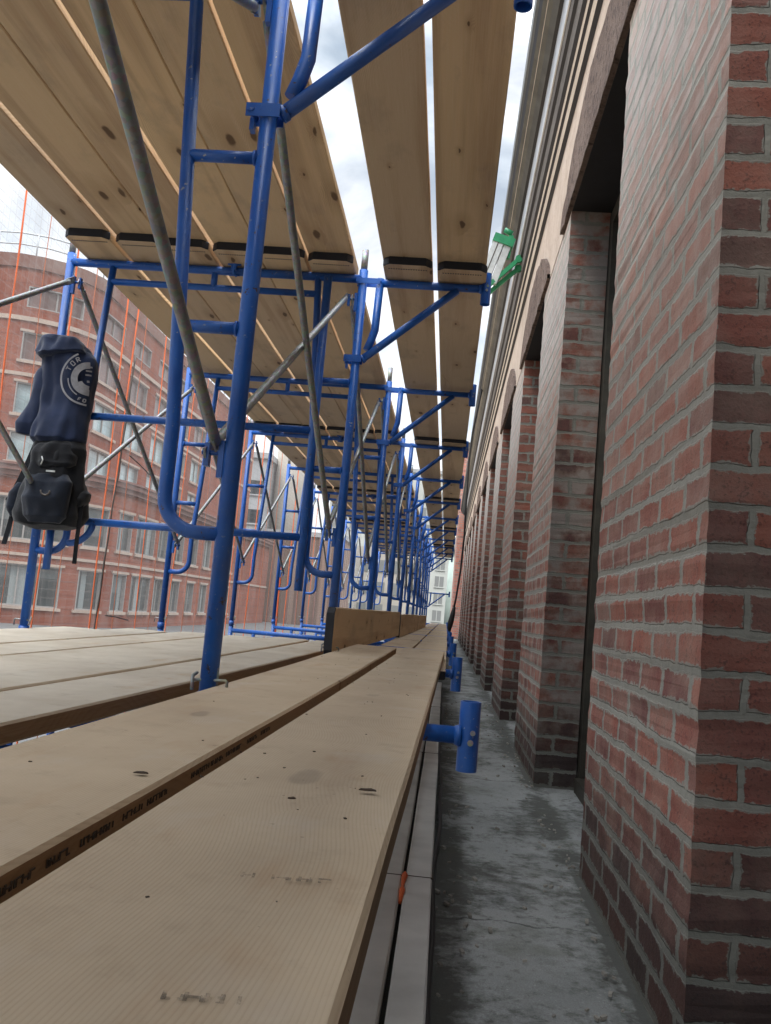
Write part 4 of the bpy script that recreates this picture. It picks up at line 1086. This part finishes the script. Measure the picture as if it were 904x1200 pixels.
def facade(path, z0, z1, rects, uv_m=True):
    """wall sheet with real openings; rects are (s0,s1,z0,z1)"""
    S = sorted(set([0, path.L] + [x for r in rects for x in r[:2]] + path.d)); Z = sorted(set([z0, z1] + [x for r in rects for x in r[2:]]))
    mb = MB()
    for a, b in zip(S, S[1:]):
        if b-a < 1e-5: continue
        for c, d in zip(Z, Z[1:]):
            m, n = (a+b)/2, (c+d)/2
            if any(r[0] < m < r[1] and r[2] < n < r[3] for r in rects): continue
            mb.add([P3(path,a,c),P3(path,b,c),P3(path,b,d),P3(path,a,d)], [(0,1,2,3)], 0, [[(a,c),(b,c),(b,d),(a,d)]])
    return mb
def seg(path, a, b, step=1.0):
    n = max(1, int((b-a)/step)); return [a+(b-a)*i/n for i in range(n+1)]
def cbox(mb, path, a, b, z0, z1, o0, o1, mi=0, step=1.2):
    t = seg(path, a, b, step); v = []
    for q in t: v += [P3(path,q,z0,o0),P3(path,q,z0,o1),P3(path,q,z1,o1),P3(path,q,z1,o0)]
    mb.add(v, [(4*i+j, 4*i+(j+1)%4, 4*i+4+(j+1)%4, 4*i+4+j) for i in range(len(t)-1) for j in range(4)], mi)
    mb.add(v[:4], [(0,1,2,3)], mi); mb.add(v[-4:], [(3,2,1,0)], mi)
def add_window(path, r, root, mull, glass, sill=True):
    a, b, z0, z1 = r; mb = MB(); fw = 0.07
    cbox(mb, path, a, b, z0, z0+fw, -0.28, 0.02); cbox(mb, path, a, b, z1-fw, z1, -0.28, 0.02)
    cbox(mb, path, a, a+fw, z0+fw, z1-fw, -0.28, 0.01); cbox(mb, path, b-fw, b, z0+fw, z1-fw, -0.28, 0.01)
    for i in range(1, mull): m = a+(b-a)*i/mull; cbox(mb, path, m-0.04, m+0.04, z0+fw, z1-fw, -0.22, -0.12)
    if sill:
        cbox(mb, path, a-0.15, b+0.15, z0-0.16, z0, -0.05, 0.14, 1); cbox(mb, path, a-0.15, b+0.15, z1, z1+0.14, -0.05, 0.08, 1)
    w_ = part('window', mb, [M['fac_frame'], M['fac_band']], root)
    mb = MB(); t = seg(path, a+fw, b-fw, 0.8)
    for q0, q1 in zip(t, t[1:]):
        u0, u1 = (q0-a)/(b-a), (q1-a)/(b-a)
        mb.add([P3(path,q0,z0+fw,-0.2),P3(path,q1,z0+fw,-0.2),P3(path,q1,z1-fw,-0.2),P3(path,q0,z1-fw,-0.2)], [(0,1,2,3)], 0, [[(u0,0),(u1,0),(u1,1),(u0,1)]])
    part('pane', mb, glass, w_)
rb = empty('rounded_brick_building', (-26, 56, GROUND))
low = rounded(-42, 44.6, -18.7, 92, 7.0); upp = rounded(-42, 46.4, -21.4, 92, 4.6)
Lc = 42-18.7-7.0                        # straight part before the low corner
rects_low = []
def row(z0, z1, items): 
    for a, b in items: rects_low.append((a, b, z0, z1))
lw = [(Lc-11.6,Lc-8.2),(Lc-7.2,Lc-5.2),(Lc-4.2,Lc-2.4),(Lc-1.6,Lc+0.3),(Lc+1.3,Lc+5.7),(Lc+6.7,Lc+8.3),(Lc+9.2,Lc+10.8),(Lc+11.6,Lc+15.0)] + [(Lc+15.8+3.6*i,Lc+17.7+3.6*i) for i in range(6)]
row(-1.42, 0.75, lw); row(2.05, 4.25, lw)
part('lower_wall', facade(low, GROUND, 5.35, rects_low), M['fac_brick'], rb)
for r in rects_low: add_window(low, r, rb, max(1, round((r[1]-r[0])/1.1)), M['fac_glass'])
mb = MB()
cbox(mb, low, 0, low.L, 5.35, 5.62, -0.3, 0.22); cbox(mb, low, 0, low.L, 5.62, 5.9, -0.3, 0.40); cbox(mb, low, 0, low.L, 5.9, 6.02, -3.5, 0.5)
part('belt_cornice', mb, M['fac_dark'], rb)
mb = MB(); cbox(mb, low, 0, low.L, 1.20, 1.36, -0.05, 0.09); part('string_course', mb, M['fac_band'], rb)
Lu = 42-21.4-4.6; rects_up = []
uw = [(Lu-13.4+5.0*i, Lu-13.4+3.2+5.0*i) for i in range(9)]
for z0, z1 in ((6.35, 8.0), (9.0, 10.75), (12.0, 13.6), (15.0, 16.2)):
    for a, b in uw: rects_up.append((a, b, z0, z1))
rects_up = rects_up[:]
part('upper_wall', facade(upp, 5.9, 17.2, rects_up), M['fac_brick'], rb)
for i, r in enumerate(rects_up): add_window(upp, r, rb, 2, M['pale_glass'] if r[2] < 11 else M['blind_glass'], r[2] < 14)
mb = MB(); cbox(mb, upp, 0, upp.L, 17.2, 17.95, -0.4, 0.12); cbox(mb, upp, 0, upp.L, 14.2, 14.45, -0.05, 0.10, 1); cbox(mb, upp, 0, upp.L, 11.1, 11.3, -0.05, 0.08, 1); part('parapet', mb, [M['fac_brick'] , M['fac_band']], rb)
mb = MB(); v = [P3(upp,t,17.6,-0.4) for t in upp.d]; v += [(-42,92,17.6)]; mb.add(v, [tuple(range(len(v)))]); part('roof', mb, M['asphalt'], rb)
mb = MB()
for q in seg(upp, 0, upp.L, 2.2): mb.tube([P3(upp,q,17.9,-0.2), P3(upp,q,19.25,-0.2)], 0.04, 6)
for z in (18.6, 19.25): mb.tube([P3(upp,q,z,-0.2) for q in seg(upp, 0, upp.L, 1.5)], 0.045, 6)
part('roof_railing', mb, M['rail'], rb)
mb = MB(); mb.box(-33,-26,56,62,17.65,20.3); mb.box(-30,-25,70,74,17.65,19.8); mb.box(-29,-27,64,66,17.65,19.2); part('roof_unit', mb, M['grey_conc'], rb)
tag(rb, 'red brick corner building with a rounded front and window rows, behind the net', 'building')

# ---------------------------------------------------------------- far buildings down the street
def slab(name, x0, x1, y0, y1, z1, wallm, label, nwx, nz0, floor, wsize, glassm, face='front', roofbox=None):
    root = empty(name, ((x0+x1)/2, (y0+y1)/2, GROUND))
    mb = MB(); mb.box(x0, x1, y0, y1, GROUND, z1); part('wall', mb, wallm, root)
    mb = MB(); mb.box(x0-0.3, x1+0.3, y0-0.3, y1, z1+0.003, z1+0.7); part('roof', mb, M['grey_conc'], root)
    z = nz0; cnt = 0
    while z + wsize[1] < z1 - 0.5:
        for i in range(nwx):
            if cnt > 95: break
            xc = x0 + (x1-x0)*(i+0.5)/nwx
            mb = MB(); mb.box(xc-wsize[0]/2, xc+wsize[0]/2, y0-0.06, y0+0.1, z, z+wsize[1]); f = part('window', mb, M['far_glass'] if glassm is None else glassm, root)
            mb = MB(); mb.box(xc-wsize[0]/2-.1, xc+wsize[0]/2+.1, y0-0.18, y0+0.1, z-0.18, z-0.003); mb.box(xc-0.06, xc+0.06, y0-0.10, y0-0.061, z, z+wsize[1]); part('sill', mb, wallm, f)
            cnt += 1
        z += floor
    tag(root, label, 'building'); return root
slab('white_apartment_block', -24, 7, 172, 190, 27, M['white_wall'], 'white block with regular dark windows closing the far end of the street', 9, -1.2, 3.25, (1.7, 2.0), None)
slab('grey_office_block', -36, -23.2, 108, 125, 17.3, M['grey_conc'], 'grey concrete office block with dark window bands, beyond the rounded brick building', 2, 2.0, 3.6, (5.8, 1.7), M['glass'])
tw = empty('beige_tower', (-21, 112, GROUND)); mb = MB(); mb.tube([(-21.2,113,GROUND),(-21.2,113,31)], 1.9, 24); part('shaft', mb, M['beige_conc'], tw)
mb = MB(); mb.tube([(-21.2,113,31.0),(-21.2,113,31.6)], 2.1, 24); part('cap', mb, M['grey_conc'], tw)
tag(tw, 'tall plain beige round shaft beside the grey office block', 'tower')
bb = empty('brown_ribbed_building', (-17, 100, GROUND))
mb = MB(); mb.box(-20.2, -11.5, 96, 106, GROUND, 7.2); part('wall', mb, M['brown_ribs'], bb)
mb = MB(); mb.box(-20.4, -11.3, 95.8, 106, 7.203, 7.7); part('roof', mb, M['grey_conc'], bb)
mb = MB()
for i in range(9): mb.box(-20.0+0.98*i, -19.85+0.98*i, 95.7, 96.05, GROUND, 7.2)
part('rib', mb, M['fac_dark'], bb)
tag(bb, 'brown building with upright ribs, low in the distance behind the scaffold frames', 'building')
br_ = empty('far_brick_block', (-30, 140, GROUND))
mb = MB(); mb.box(-13.5, -4, 130, 150, GROUND, 9.0); part('wall', mb, M['beige_conc'], br_)
for i in range(4):
    for j in range(3):
        mb = MB(); mb.box(-12.9+2.4*i, -11.5+2.4*i, 129.93, 130.1, -1+3.2*j, 0.8+3.2*j); part('window', mb, M['far_glass'], br_)
tag(br_, 'low beige block with dark windows between the brown building and the white block', 'building')
cu = empty('cupola_tower', (0.9, 120, GROUND))
mb = MB(); mb.tube([(0.9,120,GROUND),(0.9,120,8.6)], [1.0,0.95], 12); part('shaft', mb, M['pale_green'], cu)
mb = MB(); mb.tube([(0.9,120,8.6),(0.9,120,9.0),(0.9,120,10.3),(0.9,120,10.7)], [1.5,1.6,1.6,1.4], 12); part('belfry', mb, M['white_wall'], cu)
mb = MB(); mb.tube([(0.9,120,10.7),(0.9,120,12.6),(0.9,120,13.9),(0.9,120,14.6),(0.9,120,18)], [1.15,1.15,0.8,0.3,0.05], 12); part('spire', mb, M['pale_green'], cu)
tag(cu, 'pale green cupola tower far down the street, just left of the orange brick end wall', 'tower')
